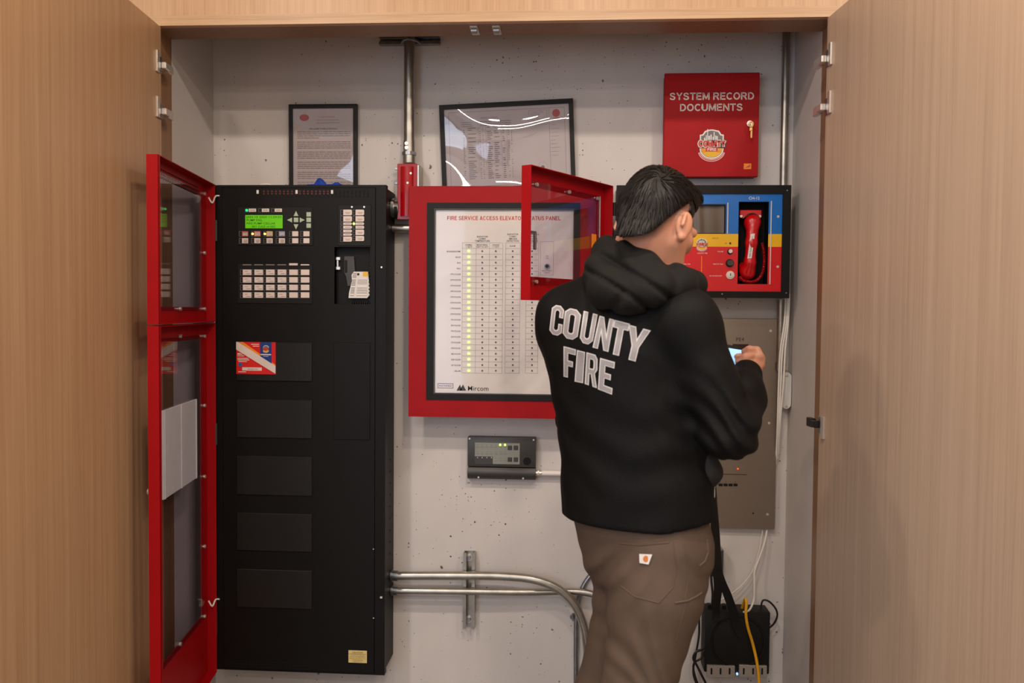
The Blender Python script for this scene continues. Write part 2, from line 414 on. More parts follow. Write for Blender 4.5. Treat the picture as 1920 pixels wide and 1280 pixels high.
for y0, y1, yc in ((96, 136, 119), (182, 221, 206)):
    hinge(doorL, ML, at(298, y1, -.45).z, at(298, y0, -.45).z, at(303, yc, -.45).z, -1)
for i, (y0, y1, yc) in enumerate(((82, 124, 107), (172, 214, 198), (780, 822, 797))):
    hinge(doorR, MR, at(1553, y1, -.45).z, at(1553, y0, -.45).z, at(1545, yc, -.45).z, 1, i == 2)
# door catches under the header
for k, px in enumerate((888, 930)):
    p = at(px, 52, JF+.035)
    t = thing('door_catch', ('left' if k == 0 else 'right')+' one of two small metal door catches under the oak header', 'catch', (p.x, JF+.05, HZ), 'door catches under the header')
    obj('plate', G(CHROME).box(p.x-.011, p.x+.011, JF+.03, JB-.02, HZ-.005, HZ, .001), t)
    obj('roller', G(STEELB).cyl((p.x-.008, JF+.045, HZ-.010), (p.x+.008, JF+.045, HZ-.010), .008, 12), t)
# ceiling light fittings
for x, y in DOWN:
    t = thing('ceiling_downlight', 'round recessed ceiling downlight in the white ceiling', 'light', (x, y, CEIL), 'recessed downlights')
    obj('bezel', G(PAINT).tube([(x+.08*math.cos(a), y+.08*math.sin(a), CEIL-.004) for a in np.linspace(0, 2*math.pi, 24, endpoint=False)], .008, 8, True), t)
for x, y, l in STRIPS:
    t = thing('ceiling_strip_light', 'long linear ceiling light set in the white ceiling', 'light', (x, y, CEIL), 'linear ceiling lights')
    obj('channel', G(PAINT).ring((x-l/2-.02, x+l/2+.02, -.07, .07), (x-l/2, x+l/2, -.05, .05), 0, .01).xf(Matrix(((1, 0, 0, 0), (0, 0, 1, y), (0, -1, 0, CEIL-.0005), (0, 0, 0, 1)))), t)

#@@EMBLEM
_arc = lambda cx, cy, rx, ry, a0, a1, n=10: [(cx+rx*math.cos(math.radians(a0+(a1-a0)*i/n)), cy+ry*math.sin(math.radians(a0+(a1-a0)*i/n))) for i in range(n+1)]
def _sp(p): return [(q.x, q.y) for q in spline([(a, b, 0) for a, b in p], 4)]
SG = {   # centre lines of a plain bold sans, cap height 1, (advance, strokes)
 'S': (.74, [_sp([(.62, .72), (.52, .87), (.36, .91), (.18, .85), (.12, .71), (.2, .59), (.38, .52), (.56, .43), (.63, .28), (.55, .14), (.36, .09), (.18, .14), (.09, .29)])]),
 'Y': (.74, [[(.07, 1), (.37, .46)], [(.67, 1), (.37, .46)], [(.37, .5), (.37, 0)]]),
 'T': (.68, [[(0, .91), (.68, .91)], [(.34, .9), (.34, 0)]]),
 'E': (.66, [[(.1, 0), (.1, 1)], [(.1, .91), (.62, .91)], [(.1, .52), (.58, .52)], [(.1, .09), (.65, .09)]]),
 'F': (.62, [[(.1, 0), (.1, 1)], [(.1, .91), (.61, .91)], [(.1, .49), (.54, .49)]]),
 'L': (.62, [[(.1, 0), (.1, 1)], [(.1, .09), (.62, .09)]]),
 'I': (.28, [[(.14, 0), (.14, 1)]]),
 'M': (.88, [[(.1, 0), (.1, 1)], [(.78, 0), (.78, 1)], [(.13, .95), (.44, .1)], [(.75, .95), (.44, .1)]]),
 'N': (.76, [[(.1, 0), (.1, 1)], [(.66, 0), (.66, 1)], [(.12, .92), (.64, .08)]]),
 'V': (.74, [[(.07, 1), (.37, .06)], [(.67, 1), (.37, .06)]]),
 'A': (.76, [[(.07, 0), (.38, .95)], [(.69, 0), (.38, .95)], [(.2, .3), (.56, .3)]]),
 'R': (.76, [[(.1, 0), (.1, 1)], [(.1, .91), (.42, .91)]+_arc(.42, .70, .20, .21, 80, -80, 8)+[(.42, .49), (.1, .49)], [(.40, .48), (.52, .30), (.66, 0)]]),
 'P': (.70, [[(.1, 0), (.1, 1)], [(.1, .91), (.40, .91)]+_arc(.40, .67, .21, .24, 80, -80, 8)+[(.40, .43), (.1, .43)]]),
 'D': (.76, [[(.1, 0), (.1, 1)], [(.1, .91), (.33, .91)]+_arc(.33, .5, .32, .41, 85, -85, 12)+[(.33, .09), (.1, .09)]]),
 'C': (.76, [_arc(.41, .5, .31, .41, 42, 318, 16)]),
 'O': (.82, [_arc(.41, .5, .32, .41, 90, 450, 24)]),
 'U': (.76, [[(.1, 1), (.1, .36)]+_arc(.38, .36, .28, .27, 180, 360, 10)+[(.66, 1)]]),
}
def strokes(g, t, cx, cz, h, y, width, wt=.18):
    tot = sum(.32 if c == ' ' else SG[c][0]+.07 for c in t)-.07
    kx = width/tot; x = cx-width/2
    for ch in t:
        if ch == ' ': x += .32*kx; continue
        for pl in SG[ch][1]:
            P = [Vector((x+a*kx, cz+(b-.5)*h)) for a, b in pl]; n = len(P); vs = []
            hw = wt*h/2; cl = n > 3 and (P[0]-P[-1]).length < 1e-6
            for k in range(n):
                a_ = (P[k]-P[k-1]) if k else ((P[-1]-P[-2]) if cl else P[1]-P[0]); b_ = (P[k+1]-P[k]) if k < n-1 else ((P[1]-P[0]) if cl else P[k]-P[k-1])
                d = (a_.normalized()+b_.normalized()).normalized(); m_ = 1/max(.5, d.dot(b_.normalized()))
                nn = Vector((-d.y, d.x))*hw*m_
                vs += [(P[k].x-nn.x, y, P[k].y-nn.y), (P[k].x+nn.x, y, P[k].y+nn.y)]
            g.add(vs, [[2*k, 2*k+2, 2*k+3, 2*k+1] for k in range(n-1)])
        x += (SG[ch][0]+.07)*kx
    return g
def emblem(parent, cx, cz, w, y, simple=False, name='emblem'):
    """shield badge: skyline on grey, red name band, small name plate, flames, ribbon below"""
    g = G(WHITE); k = w/2
    def P(pts): return [(cx+a*k, cz+b*k) for a, b in pts]
    d = .0004
    arc = lambda x0, y0, rx, ry, a0, a1, n=10: [(x0+rx*math.cos(math.radians(a0+(a1-a0)*i/n)), y0+ry*math.sin(math.radians(a0+(a1-a0)*i/n))) for i in range(n+1)]
    outer = [(-.72, .55), (-.55, .58), (-.40, .80)]+[(-.1, .88), (.1, .88)]+[(.48, .80), (.62, .58), (.78, .55)]+arc(.03, -.35, .75, .62, 0, -180)
    g.prism(P(outer), y-d, y)
    inner = [(-.64, .48), (-.50, .50), (-.34, .72), (-.1, .80), (.1, .80), (.42, .72), (.56, .50), (.70, .48)]+arc(.03, -.35, .67, .54, 0, -180)
    g.m(INKG).prism(P(inner), y-2*d, y)
    g.m(YELLOW).prism(P([(-.62, -.30), (.68, -.30)]+arc(.03, -.37, .64, .50, 0, -180)), y-3*d, y)
    if not simple:
        g.m(ORANGE)
        for q in (-.5, -.36, .4, .54): g.prism(P([(q-.08, -.55), (q, -.18), (q+.08, -.55)]), y-3.4*d, y)
        g.m(WHITE)
        for a, b, h in ((-.42, .07, .36), (-.32, .05, .52), (-.24, .05, .9), (-.14, .09, .48), (-.02, .08, .56), (.1, .05, .42), (.17, .06, .72), (.27, .06, .5), (.36, .08, .46)):
            g.prism(P([(a-b/2, .12), (a+b/2, .12), (a+b/2, h), (a-b/2, h)]), y-3*d, y)
    g.m(INK).prism(P([(-.86, .22), (.96, .22), (.88, -.30), (-.80, -.30)]), y-4*d, y)
    if simple: g.m(REDINK).prism(P([(-.8, .18), (.9, .18), (.84, -.2), (-.76, -.2)]), y-5*d, y)
    else:
        strokes(g.m(KEYW), 'COUNTY', cx+.04*k, cz-.02*k, .42*k, y-4.6*d, 1.70*k, .42)
        strokes(g.m(REDINK), 'COUNTY', cx+.04*k, cz-.02*k, .38*k, y-5.2*d, 1.66*k, .26)
    g.m(REDINK).prism(P([(-.34, -.26), (.40, -.26), (.40, -.50), (-.34, -.50)]), y-6*d, y)
    if not simple: strokes(g.m(WHITE), 'FIRE', cx+.03*k, cz-.38*k, .16*k, y-6.6*d, .54*k, .24)
    rib = arc(.03, -.42, .86, .72, -14, -166, 14); rib2 = arc(.03, -.42, .76, .58, -166, -14, 14)
    g.m(WHITE).prism(P(rib+rib2), y-3*d, y)
    rib = arc(.03, -.42, .83, .69, -16, -164, 14); rib2 = arc(.03, -.42, .79, .61, -164, -16, 14)
    g.m(REDINK).prism(P(rib+rib2), y-3.6*d, y)
    return obj(name, g, parent)
def screw(parent, x, z, y, r=.0045, mt=None, name='screw'):
    g = G(mt or CHROME)
    g.disc(x, z, r, y-.0015, y, 12); g.disc(x, z, r*.7, y-.003, y, 10)
    return obj(name, g, parent)
#@@FACP
# ------------------------------------------------------------------ tall black fire alarm cabinet, front plane at FY
FY = -.15
fx0, fx1, fz0, fz1 = rect(405.5, 347, 723, 1259, FY)
bx1 = at(734, 700, -.01).x
FA = thing('alarm_control_cabinet', 'tall black steel alarm control cabinet with red doors swung open to the left', 'cabinet', ((fx0+fx1)/2, 0, fz0))
obj('back_box', G(BLACK).box(fx0+.004, max(fx1-.004, bx1), 0, FY+.02, fz0+.006, fz1-.006, .002), FA)
ix0, ix1, iz0, iz1 = rect(419, 352, 704, 1256, FY)
g = G(BLACK).ring((fx0, fx1, fz0, fz1), (ix0, ix1, iz0, iz1), FY-.004, FY+.022)
obj('front_lip', g, FA)
DY = FY-.006
nx0, nx1, nz0, nz1 = rect(627, 463, 694, 570, DY)
idoor = obj('inner_door', G(BLACK).ring((ix0+.0015, ix1-.0015, iz0+.0015, iz1-.0015), (nx0, nx1, nz0, nz1), DY, FY+.01), FA)
NICHE = mat('matt_black_niche', (9, 9, 9), .7, var=0, spec=.2)
g = G(NICHE)
g.box(nx0-.003, nx1+.003, FY+.078, FY+.075, nz0-.003, nz1+.003)
for a in ((nx0-.003, nx0, nz0, nz1), (nx1, nx1+.003, nz0, nz1), (nx0, nx1, nz1, nz1+.003), (nx0, nx1, nz0-.003, nz0)):
    g.box(a[0], a[1], DY+.004, FY+.077, a[2], a[3])
nich = obj('microphone_niche', g, FA)
g = G(BLACK2)      # ribbed right side and floor of the niche
for k in range(12): g.box(nx1-.006, nx1-.001, FY+.0, FY+.07, nz0+.012+k*.011, nz0+.016+k*.011)
for k in range(9): g.box(nx0+.05+k*.007, nx0+.053+k*.007, FY+.0, FY+.07, nz0+.0005, nz0+.006)
obj('rib', g, nich)
# vents
VENTR = mat('red_behind_vents', (96, 22, 24), .5, var=.05)
g = G(DARKHOLE)
for r_ in range(3):
    for k in range(35):
        p = at(435+k*7.5, (358.5, 363, 368)[r_]+0.1*(k/35), DY); g.m(VENTR if (r_ < 2 and 490 < 435+k*7.5 < 618) else DARKHOLE).disc(p.x, p.z, .0029, DY-.0006, DY+.001, 8)
o = obj('vent_holes', g, idoor); o['kind'] = 'stuff'
g = G(INKG)
for r_ in range(3):
    for k in range(38):
        p = at(433+k*6.9, (1240, 1245.5, 1251)[r_]+.035*6.9*k-2, DY); g.box(p.x-.0028, p.x+.0028, DY-.0008, DY+.001, p.z-.0009, p.z+.0009)
g.mats[0] = DARKHOLE
o = obj('vent_slots', g, idoor); o['kind'] = 'stuff'
for px in (483.5, 556.5, 623): 
    p = at(px, 360, DY); obj('standoff', G(WHITE).box(p.x-.0035, p.x+.0035, DY-.004, DY, p.z-.006, p.z+.006, .001), idoor)
# main display module
def plate(name, x0, y0, x1, y1, proud=.0025, mt=BLACK2):
    a = rect(x0, y0, x1, y1, DY)
    return obj(name, G(mt).box(a[0], a[1], DY-proud, DY+.001, a[2], a[3], .001), FA)
disp = plate('display_module', 446, 388, 587, 460)
MY = DY-.0025
def keycap(parent, x0, y0, x1, y1, mt, led=None, name='label_button', cut=0):
    a = rect(x0, y0, x1, y1, MY)
    if cut:
        c = cut*(a[1]-a[0])/(x1-x0)
        return obj(name, G(mt).prism([(a[0], a[2]), (a[1]-c, a[2]), (a[1], a[2]+c), (a[1], a[3]-c), (a[1]-c, a[3]), (a[0], a[3])], MY-.0022, MY), parent)
    return obj(name, G(mt).box(a[0], a[1], MY-.0022, MY, a[2], a[3], .0008), parent)
def ledslot(parent, x0, y0, x1, y1, lit=None):
    a = rect(x0, y0, x1, y1, MY)
    g = G(INKG).ring(a, (a[0]+.0009, a[1], a[2]+.0009, a[3]-.0009), MY-.001, MY)
    if lit:
        g.m(lit).disc((a[0]+a[1])/2, (a[2]+a[3])/2, .0036, MY-.003, MY, 10)
    else: g.m(LEDOFF).disc((a[0]+a[1])/2, (a[2]+a[3])/2, .0015, MY-.001, MY, 8)
    return obj('indicator_light', g, parent)
a = rect(460, 403, 530, 428, MY)
obj('lcd_screen', G(LCD).box(a[0], a[1], MY-.0015, MY, a[2], a[3], .0006), disp)
g = G(LCDINK)
for k, (s_, xx, al) in enumerate((('JAN 15 2025 11:29:53', 462, 1), ('PUMP FAIL', 462, 1), ('FIRE PUMP CELLAR', 462, 1), ('001 OAZ of 002', 472, 1))):
    p = at(xx, 406.6+k*6, MY-.0018); q = at(xx+(66, 30, 54, 44)[k], 406.6, MY-.0018)
    g.text(s_, p.x, p.z, .0062, MY-.0018, 'LEFT', width=q.x-p.x, bold=.01)
obj('lcd_text', g, disp)
for k, (x, s_) in enumerate(((466.5, 'A.C. ON'), (491, 'BATTERY'), (515, 'CPU'))):
    keycap(disp, x, 391, x+14, 397.5, KEYW, name='status_label')
    ledslot(disp, x-6.5, 391, x-.5, 397.5, GREEN2 if k == 0 else None)
    p = at(x+7, 394.2, MY-.0024); 
    obj('print', G(INK).text(s_, p.x, p.z, .0042, MY-.0024, width=.013), disp)
def tri(cx, cy, dx, dy, s=4.2):
    c = at(cx, cy, MY); k = .0018*s/1.0
    d = Vector((dx, -dy)); n = Vector((-d.y, d.x))
    pts = [(c.x+d.x*k*1.1, c.z+d.y*k*1.1), (c.x-d.x*k+n.x*k, c.z-d.y*k+n.y*k), (c.x-d.x*k-n.x*k, c.z-d.y*k-n.y*k)]
    obj('arrow_button', G(KEYG).prism(pts, MY-.0025, MY), disp)
KEYG = mat('pale_green_key', (172, 190, 166), .45, var=.03)
tri(555.4, 400.5, 0, -1); tri(555.4, 425, 0, 1); tri(543.5, 412.5, -1, 0); tri(567, 412.5, 1, 0)
for x, y in ((555.3, 412.3), (579, 402), (579, 412.3), (579, 423)):
    keycap(disp, x-4.3, y-4.3, x+4.3, y+4.3, KEYG, name='square_button')
RK = [mat('red_key', (200, 96, 92), .5, var=.02), mat('pink_key', (214, 128, 120), .5, var=.02), mat('amber_key', (222, 178, 118), .5, var=.02), mat('blue_key', (150, 150, 196), .5, var=.02)]
cols = (449.5, 472.5, 495.5, 518.5, 543.5, 564.5)
names = (('FIRE\nALARM', 'GEN\nALARM', 'SUPV\nTROUBLE', 'MON\nAUDIBLE', '', ''), ('SYSTEM\nRESET', 'LAMP\nTEST', 'SIGNAL\nSIL', 'FIRE\nDRILL', '', ''))
for r_ in range(2):
    for k, x in enumerate(cols):
        y = (433.5, 446.5)[r_]
        mt = RK[k] if (r_ == 0 and k < 4) else KEYW
        keycap(disp, x+4.5, y, x+16, y+9.7, mt)
        ledslot(disp, x-1, y, x+4, y+9.7, AMBER if (r_ == 0 and k in (1, 2)) else None)
        if r_ == 0 and k < 4:
            a = rect(x+7, y+2.5, x+15, y+8.3, MY); obj('label_window', G(KEYW).box(a[0], a[1], MY-.0026, MY, a[2], a[3]), disp)
        if names[r_][k]:
            g = G(INK)
            for q, t_ in enumerate(names[r_][k].split('\n')):
                p = at(x+10.8, y+3.6+q*3.3, MY-.003); g.text(t_, p.x, p.z, .0036, MY-.003, width=.0115)
            obj('print', g, disp)
# right hand keypad
kr = plate('switch_module', 634, 384, 696, 461)
for x in (642, 665): 
    y = 393
    for h in ((11.5, 11.5, 5.6, 6.6, 6.4, 5.4, 10.6) if x == 642 else (11.5, 11.5, 5.6, 6.6, 11.2, 10.6)):
        keycap(kr, x+2, y, x+18, y+h-1, KEYW, cut=1.5)
        lit = GREENL if (x == 665 and h == 5.6) else None
        ledslot(kr, x-3.6, y, x+1.2, y+h-1, lit)
        p = at(x+10, y+h/2-.5, MY-.0025); g = G(INKG)
        g.box(p.x-.008, p.x+.008, MY-.0024, MY, p.z-.0006, p.z+.0006)
        if h > 8: g.box(p.x-.006, p.x+.006, MY-.0024, MY, p.z-.004, p.z-.003)
        obj('print', g, kr)
        y += h+.55
for px in (660, 683): 
    p = at(px, 388, MY); obj('screw', G(CHROME).disc(p.x, p.z, .003, MY-.002, MY, 8), kr)
# zone keypad 6 x 4
kz = plate('zone_keypad', 446, 494.5, 586, 569)
for r_ in range(4):
    for k in range(6):
        x = 455.4+k*21.75; y = 505.2+r_*14.2
        keycap(kz, x, y, x+16.2, y+10.6, KEYW)
        ledslot(kz, x-4.6, y, x-.4, y+10.6)
        if k < 4:
            p = at(x+8, y+3.5, MY-.0025); g = G(INKG).box(p.x-.008, p.x+.002, MY-.0024, MY, p.z-.0006, p.z+.0006)
            q = at(x+9, y+7.6, MY-.0025); g.box(q.x-.005, q.x+.008, MY-.0024, MY, q.z-.0006, q.z+.0006); obj('print', g, kz)
for k in range(6):
    x = 455.4+k*21.75
    a = rect(x, 495.2 if k != 4 else 493.4, x+16, 497.4, MY)
    obj('label_insert', G(KEYW if k >= 4 else INKG).box(a[0], a[1], MY-.002, MY+.001, a[2], a[3]), kz)
# blank plates: raised edge and slightly bowed panel
for y0, y1 in ((641.5, 714), (748.8, 820.8), (855, 928), (962, 1032.5), (1067.5, 1139)):
    a = rect(444.5, y0, 585.8, y1, DY)
    g = G(BLACK).ring((a[0]-.0015, a[1]+.0015, a[2]-.0015, a[3]+.0015), (a[0]+.0015, a[1]-.0015, a[2]+.0015, a[3]-.0015), DY-.0035, DY+.001)
    g = G(PLATEK).box(a[0], a[1], DY-.0045, DY+.001, a[2], a[3], .0016)
    obj('blank_plate', g, FA)
a = rect(626, 642, 694, 824, DY)
obj('tall_blank_plate', G(BLACK).box(a[0], a[1], DY-.0025, DY+.001, a[2], a[3], .001), FA)
# stickers
a = rect(444.5, 641, 518, 701, DY); SY = DY-.0062
sx0, sx1, sz0, sz1 = a; W_, H_ = sx1-sx0, sz1-sz0
S = lambda u, v: (sx0+u*W_, sz1-v*H_)
SRED = mat('sticker_red', (214, 28, 26), .4, var=.08, scale=25)
g = G(SRED).box(sx0, sx1, SY, DY, sz0, sz1)
d = .0004
g.m(ORANGE).prism([S(.07, 0), S(.17, 0), S(1, .70), S(1, .76)], SY-d, SY)
g.m(BLUEP := mat('sticker_blue', (24, 60, 130), .4, var=.05)).prism([S(.61, 0), S(.9, 0), S(.9, .70), S(.61, .46)], SY-2*d, SY)
g.m(KEYW).prism([S(0, 0), S(.05, 0), S(1, .74), S(1, .98), S(0, .24)], SY-3*d, SY)
for u, v, wd in ((.38, .07, .2), (.42, .125, .16), (.03, .36, .08), (.03, .385, .12), (.03, .435, .17), (.03, .51, .28), (.03, .56, .30), (.05, .61, .22), (.05, .93, .2)):
    q = S(u, v); g.box(q[0], q[0]+wd*W_, SY-d, SY, q[1]-.012*H_, q[1]+.012*H_)
q = S(.62, .385); g.box(q[0], q[0]+.27*W_, SY-3*d, SY, q[1]-.018*H_, q[1]+.018*H_)
q = S(.69, .44); g.box(q[0], q[0]+.13*W_, SY-3*d, SY, q[1]-.006*H_, q[1]+.006*H_)
q = S(.15, .79); g.box(q[0], q[0]+.5*W_, SY-d, SY, q[1]-.10*H_, q[1])
g.m(INKG).text('0000001234', S(.42, .845)[0], S(.42, .845)[1], .0042, SY-2*d, width=.26*W_)
g.m(BLUE).disc(*S(.1, .71), .045*W_, SY-d, SY, 14)
stk = obj('service_sticker', g, FA); stk['label'] = 'red white and blue service sticker'
emblem(stk, *S(.755, .2), .19*W_, SY-2*d, True)
a = rect(653.5, 1219, 688, 1242, DY)
g = G(YELB).box(a[0], a[1], DY-.001, DY+.001, a[2], a[3])
cx = (a[0]+a[1])/2; hh = a[3]-a[2]
g.m(INK).text('CAUTION', cx, a[3]-hh*.16, .0046, DY-.0013, width=.034, bold=.012)
g.box(a[0]+.002, a[1]-.002, DY-.0012, DY, a[3]-hh*.29, a[3]-hh*.27)
for k, s_ in enumerate(('TO REDUCE RISK OF', 'SHOCK OR EQUIPMENT', 'DAMAGE, DISCONNECT ALL', 'POWER BEFORE', 'SERVICING')):
    g.text(s_, cx, a[3]-hh*(.37+.135*k), .0030, DY-.0013, width=(.044, .05, .052, .036, .028)[k])
obj('caution_label', g, FA)['label'] = 'pale yellow caution label'
for px, py in ((716, 501), (701, 1028), (701, 1157)): 
    p = at(px, py, FY); screw(FA, p.x, p.z, FY-.004, .0028)
p = at(716, 1118, FY); obj('latch', G(CHROME).box(p.x-.004, p.x+.004, FY-.012, FY-.004, p.z-.003, p.z+.003, .001), FA)
for y0, y1 in ((413, 452), (793, 833), (1146, 1190)):
    a = rect(403.5, y0, 408, y1, FY-.004); obj('hinge', G(GREYDK).tube([((a[0]+a[1])/2, FY-.008, a[2]), ((a[0]+a[1])/2, FY-.008, a[3])], .0045, 10), FA)
g = G(DARKHOLE)      # knockouts along the right side of the back box
xx = max(fx1-.004, bx1)
for k in range(9):
    z = at(730, 860+k*22, -.05).z
    g.tube([(xx-.001, -.06, z), (xx+.0008, -.06, z)], .004, 8)
o = obj('knockout_holes', g, FA); o['kind'] = 'stuff'

def tray_door(parent, hinge_pt, free_pt, z0, z1, lip, win, mt, name='outer_door'):
    """shallow sheet-steel door: u runs from hinge to free edge, inside faces +n; win=(u0,u1,z0,z1) opening"""
    d = Vector((free_pt[0]-hinge_pt[0], free_pt[1]-hinge_pt[1], 0)); L = d.length; d.normalize()
    n = Vector((-d.y, d.x, 0))            # inside of the door
    M = Matrix(((d.x, -n.x, 0, hinge_pt[0]), (d.y, -n.y, 0, hinge_pt[1]), (0, 0, 1, 0), (0, 0, 0, 1)))   # local: x=u, y=-n (front = outer skin), z
    # outer skin at y in [lip-.002, lip]: skin further from the viewer than the lips
    g = G(mt); t = .002
    g.ring((0, L, z0, z1), win, lip-t, lip)
    g.box(0, t, 0, lip-t, z0, z1); g.box(L-t, L, 0, lip-t, z0, z1)
    g.box(t, L-t, 0, lip-t, z1-t, z1); g.box(t, L-t, 0, lip-t, z0, z0+t)
    g.xf(M); o = obj(name, g, parent)
    return o, M, L, d, n
#@@FACPDOORS
hp = at(403.5, 346, FY-.01); hp = (hp.x, FY-.01)
fp = (-1.0318, -.682)
dvec = Vector((fp[0]-hp[0], fp[1]-hp[1], 0)); LD = dvec.length
# the skin lies to the left of the inside lips, so the inside lip edge line hp-fp is the near face
nL = Vector((dvec.y, -dvec.x, 0)).normalized()
if nL.x < 0: nL = -nL
def on_door(px, py, P0, d):
    n = Vector((-d.y, d.x, 0)); q = atplane(px, py, (P0[0], P0[1], 0), n)
    return (Vector((q.x-P0[0], q.y-P0[1], 0))).dot(d.normalized()), q.z
LIP = .030
def facp_door(z0, z1, pane_px, screws, name):
    d = dvec.normalized(); n = nL         # n points to the inside (right)
    M = Matrix(((d.x, -n.x, 0, hp[0]), (d.y, -n.y, 0, hp[1]), (0, 0, 1, 0), (0, 0, 0, 1)))
    back = (hp[0]-n.x*(LIP-.004), hp[1]-n.y*(LIP-.004))
    u0, _ = on_door(pane_px[0], (pane_px[1]+pane_px[2])/2, back, dvec); _, zt = on_door(pane_px[0], pane_px[1], back, dvec); _, zb = on_door(pane_px[0], pane_px[2], back, dvec)
    u1 = LD-.035
    g = G(RED); t = .002
    g.ring((0, LD, z0, z1), (u0+.012, u1-.0, zb+.012, zt-.012), LIP-t, LIP)
    g.box(0, t, 0, LIP-t, z0, z1); g.box(LD-t, LD, 0, LIP-t, z0, z1)
    g.box(t, LD-t, 0, LIP-t, z1-t, z1); g.box(t, LD-t, 0, LIP-t, z0, z0+t)
    g.box(LD-.012, LD, -.0, t, z0, z1)
    o = obj(name, g.xf(M), FA)
    obj('window_pane', G(PANE).box(u0, LD-.004, LIP-.006, LIP-.003, zb, zt).xf(M), o)
    for px, py in screws:
        u, z = on_door(px, py, back, dvec)
        obj('screw', G(CHROME).disc(u, z, .0055, LIP-.012, LIP-.006, 10).xf(M), o)
    return o, M, back
zT = at(403.5, 346, FY-.01).z; zM = at(403.5, 604, FY-.01).z; zB = fz0-.005
upd, MU, bkU = facp_door(zM+.002, zT, (381, 361, 583), ((381, 363), (381, 474), (381, 579), (335, 579)), 'outer_door')
upd['label'] = 'upper red steel door with clear window and slotted top'
lod, ML2, bkL = facp_door(zB, zM-.002, (381, 627, 1160), ((335, 630), (381, 630), (381, 760), (381, 893), (381, 1024), (381, 1155), (335, 1207)), 'outer_door')
lod['label'] = 'lower tall red steel door with clear window and paper pocket'
g = G(DARKHOLE)
for r_ in range(3):
    for k in range(24):
        u = LD-.04-k*.017; z = zT-.022-r_*.011; g.box(u-.005, u+.005, LIP-.0032, LIP-.001, z-.0018, z+.0018)
o = obj('vent_slots', g.xf(MU), upd); o['kind'] = 'stuff'
u0, _ = on_door(365, 840, bkL, dvec); u1, zt0 = on_door(300, 770, bkL, dvec); _, zb0 = on_door(300, 938, bkL, dvec); _, zt1 = on_door(365, 757, bkL, dvec)
um = (u0+u1)/2
POCK = mat('milky_pocket', (196, 192, 200), .4, var=.03)
g = G(POCK).box(u0, um-.003, LIP-.012, LIP-.0065, zb0, zt0, .001).box(um+.003, u1, LIP-.012, LIP-.0065, zb0, zt0, .001).box(um-.003, um+.003, LIP-.009, LIP-.0065, zb0, zt0)
for u in (um, u0+.012, u1-.012): g.box(u-.0015, u+.0015, LIP-.014, LIP-.011, zb0, zt0)
obj('paper_pocket', g.xf(ML2), lod)['label'] = 'pale two-leaf paper pocket'
u, z = on_door(397.5, 1155, bkL, dvec); obj('tape', G(TAPE).box(u-.018, u+.018, LIP-.0035, LIP-.0015, z-.021, z+.021).xf(ML2), lod)['label'] = 'strip of blue masking tape'
for y_ in (364, 1120):          # earth bonding straps from door to cabinet
    a = at(391, y_+6, FY-.04); b = at(398, y_+16, FY-.035); c = at(404, y_+4, FY-.015); e = at(411, y_+3, FY-.004)
    obj('earth_wire', G(WIREW).tube(spline([a, b, c, e], 5), .0026, 6), FA)
u, z = on_door(285, 925, hp, dvec)
p = Vector((hp[0], hp[1], 0))+dvec.normalized()*(LD*1.0)-nL*LIP; p.z = at(266, 925, -.69).z
obj('door_lock', G(CHROME).cyl(p+Vector((.004, 0.02, 0)), p+Vector((-.010, .02, 0)), .009, 12), lod)

#@@FACPTHINGS
# handset microphone in the niche, instruction tag hanging on it
p = at(652, 510, FY+.01)
MIC = thing('paging_microphone', 'dark grey hand microphone clipped inside the niche of the black cabinet', 'microphone', (p.x, FY+.02, p.z-.06))
a = rect(643, 480, 664, 536, FY)
g = G(GREYDK); xc = (a[0]+a[1])/2
g.prism([(a[0]+.001, a[3]), (a[1]-.004, a[3]), (a[1], a[3]-.05), (a[1]-.003, a[2]+.004), (a[0]+.012, a[2]), (a[0]+.007, a[2]+.03), (a[0]+.001, a[3]-.05)], FY+.012, FY+.045)
obj('body', g, MIC)
obj('talk_key', G(BLACK2).box(a[0]+.003, a[0]+.010, FY+.009, FY+.02, a[3]-.05, a[3]-.012, .001), MIC)
q = at(636, 494, FY+.02)
g = G(CHROME)
for dz in (-.015, .015): g.box(q.x-.008, q.x+.006, FY+.008, FY+.03, q.z+dz-.005, q.z+dz+.005, .001)
g.box(q.x-.006, q.x-.001, FY+.012, FY+.03, q.z-.012, q.z+.012)
obj('clip', g, MIC)
pts = [at(650, 535, FY+.03), at(651, 552, FY+.04), at(657, 562, FY+.05), at(668, 565, FY+.06)]
obj('cord', G(WIREK).tube(spline(pts, 6), .004, 8), MIC)
a = rect(653, 509, 692.5, 558.5, FY)
T = thing('instruction_tag', 'white printed instruction tag hanging beside the microphone', 'tag', ((a[0]+a[1])/2, FY, a[2]))
X = lambda u: a[0]+u*(a[1]-a[0]); Z = lambda v: a[3]-v*(a[3]-a[2])
g = G(PAPER).prism([(X(.25), Z(0)), (X(.92), Z(0)), (X(1), Z(.6)), (X(1), Z(.88)), (X(.88), Z(1)), (X(0), Z(1)), (X(.02), Z(.8)), (X(.16), Z(.35)), (X(.14), Z(.12))], FY+.004, FY+.0055)
obj('card', g, T)
g = G(INKG)
for k in range(18):
    v = .06+k*.05
    if k % 6 == 4: continue
    g.box(X(.22-.16*v), X(.40-.16*v), FY+.0034, FY+.004, Z(v+.012), Z(v-.008))
    if k not in (0, 1, 2, 3, 9, 10): g.box(X(.46-.1*v), X(.88), FY+.0034, FY+.004, Z(v+.008), Z(v-.004))
g.m(YELLOW).box(X(.68), X(.92), FY+.0034, FY+.004, Z(.18), Z(.01))
g.m(INK).disc(X(.46), Z(.10), .004, FY+.0034, FY+.004, 8)
obj('print', g, T)
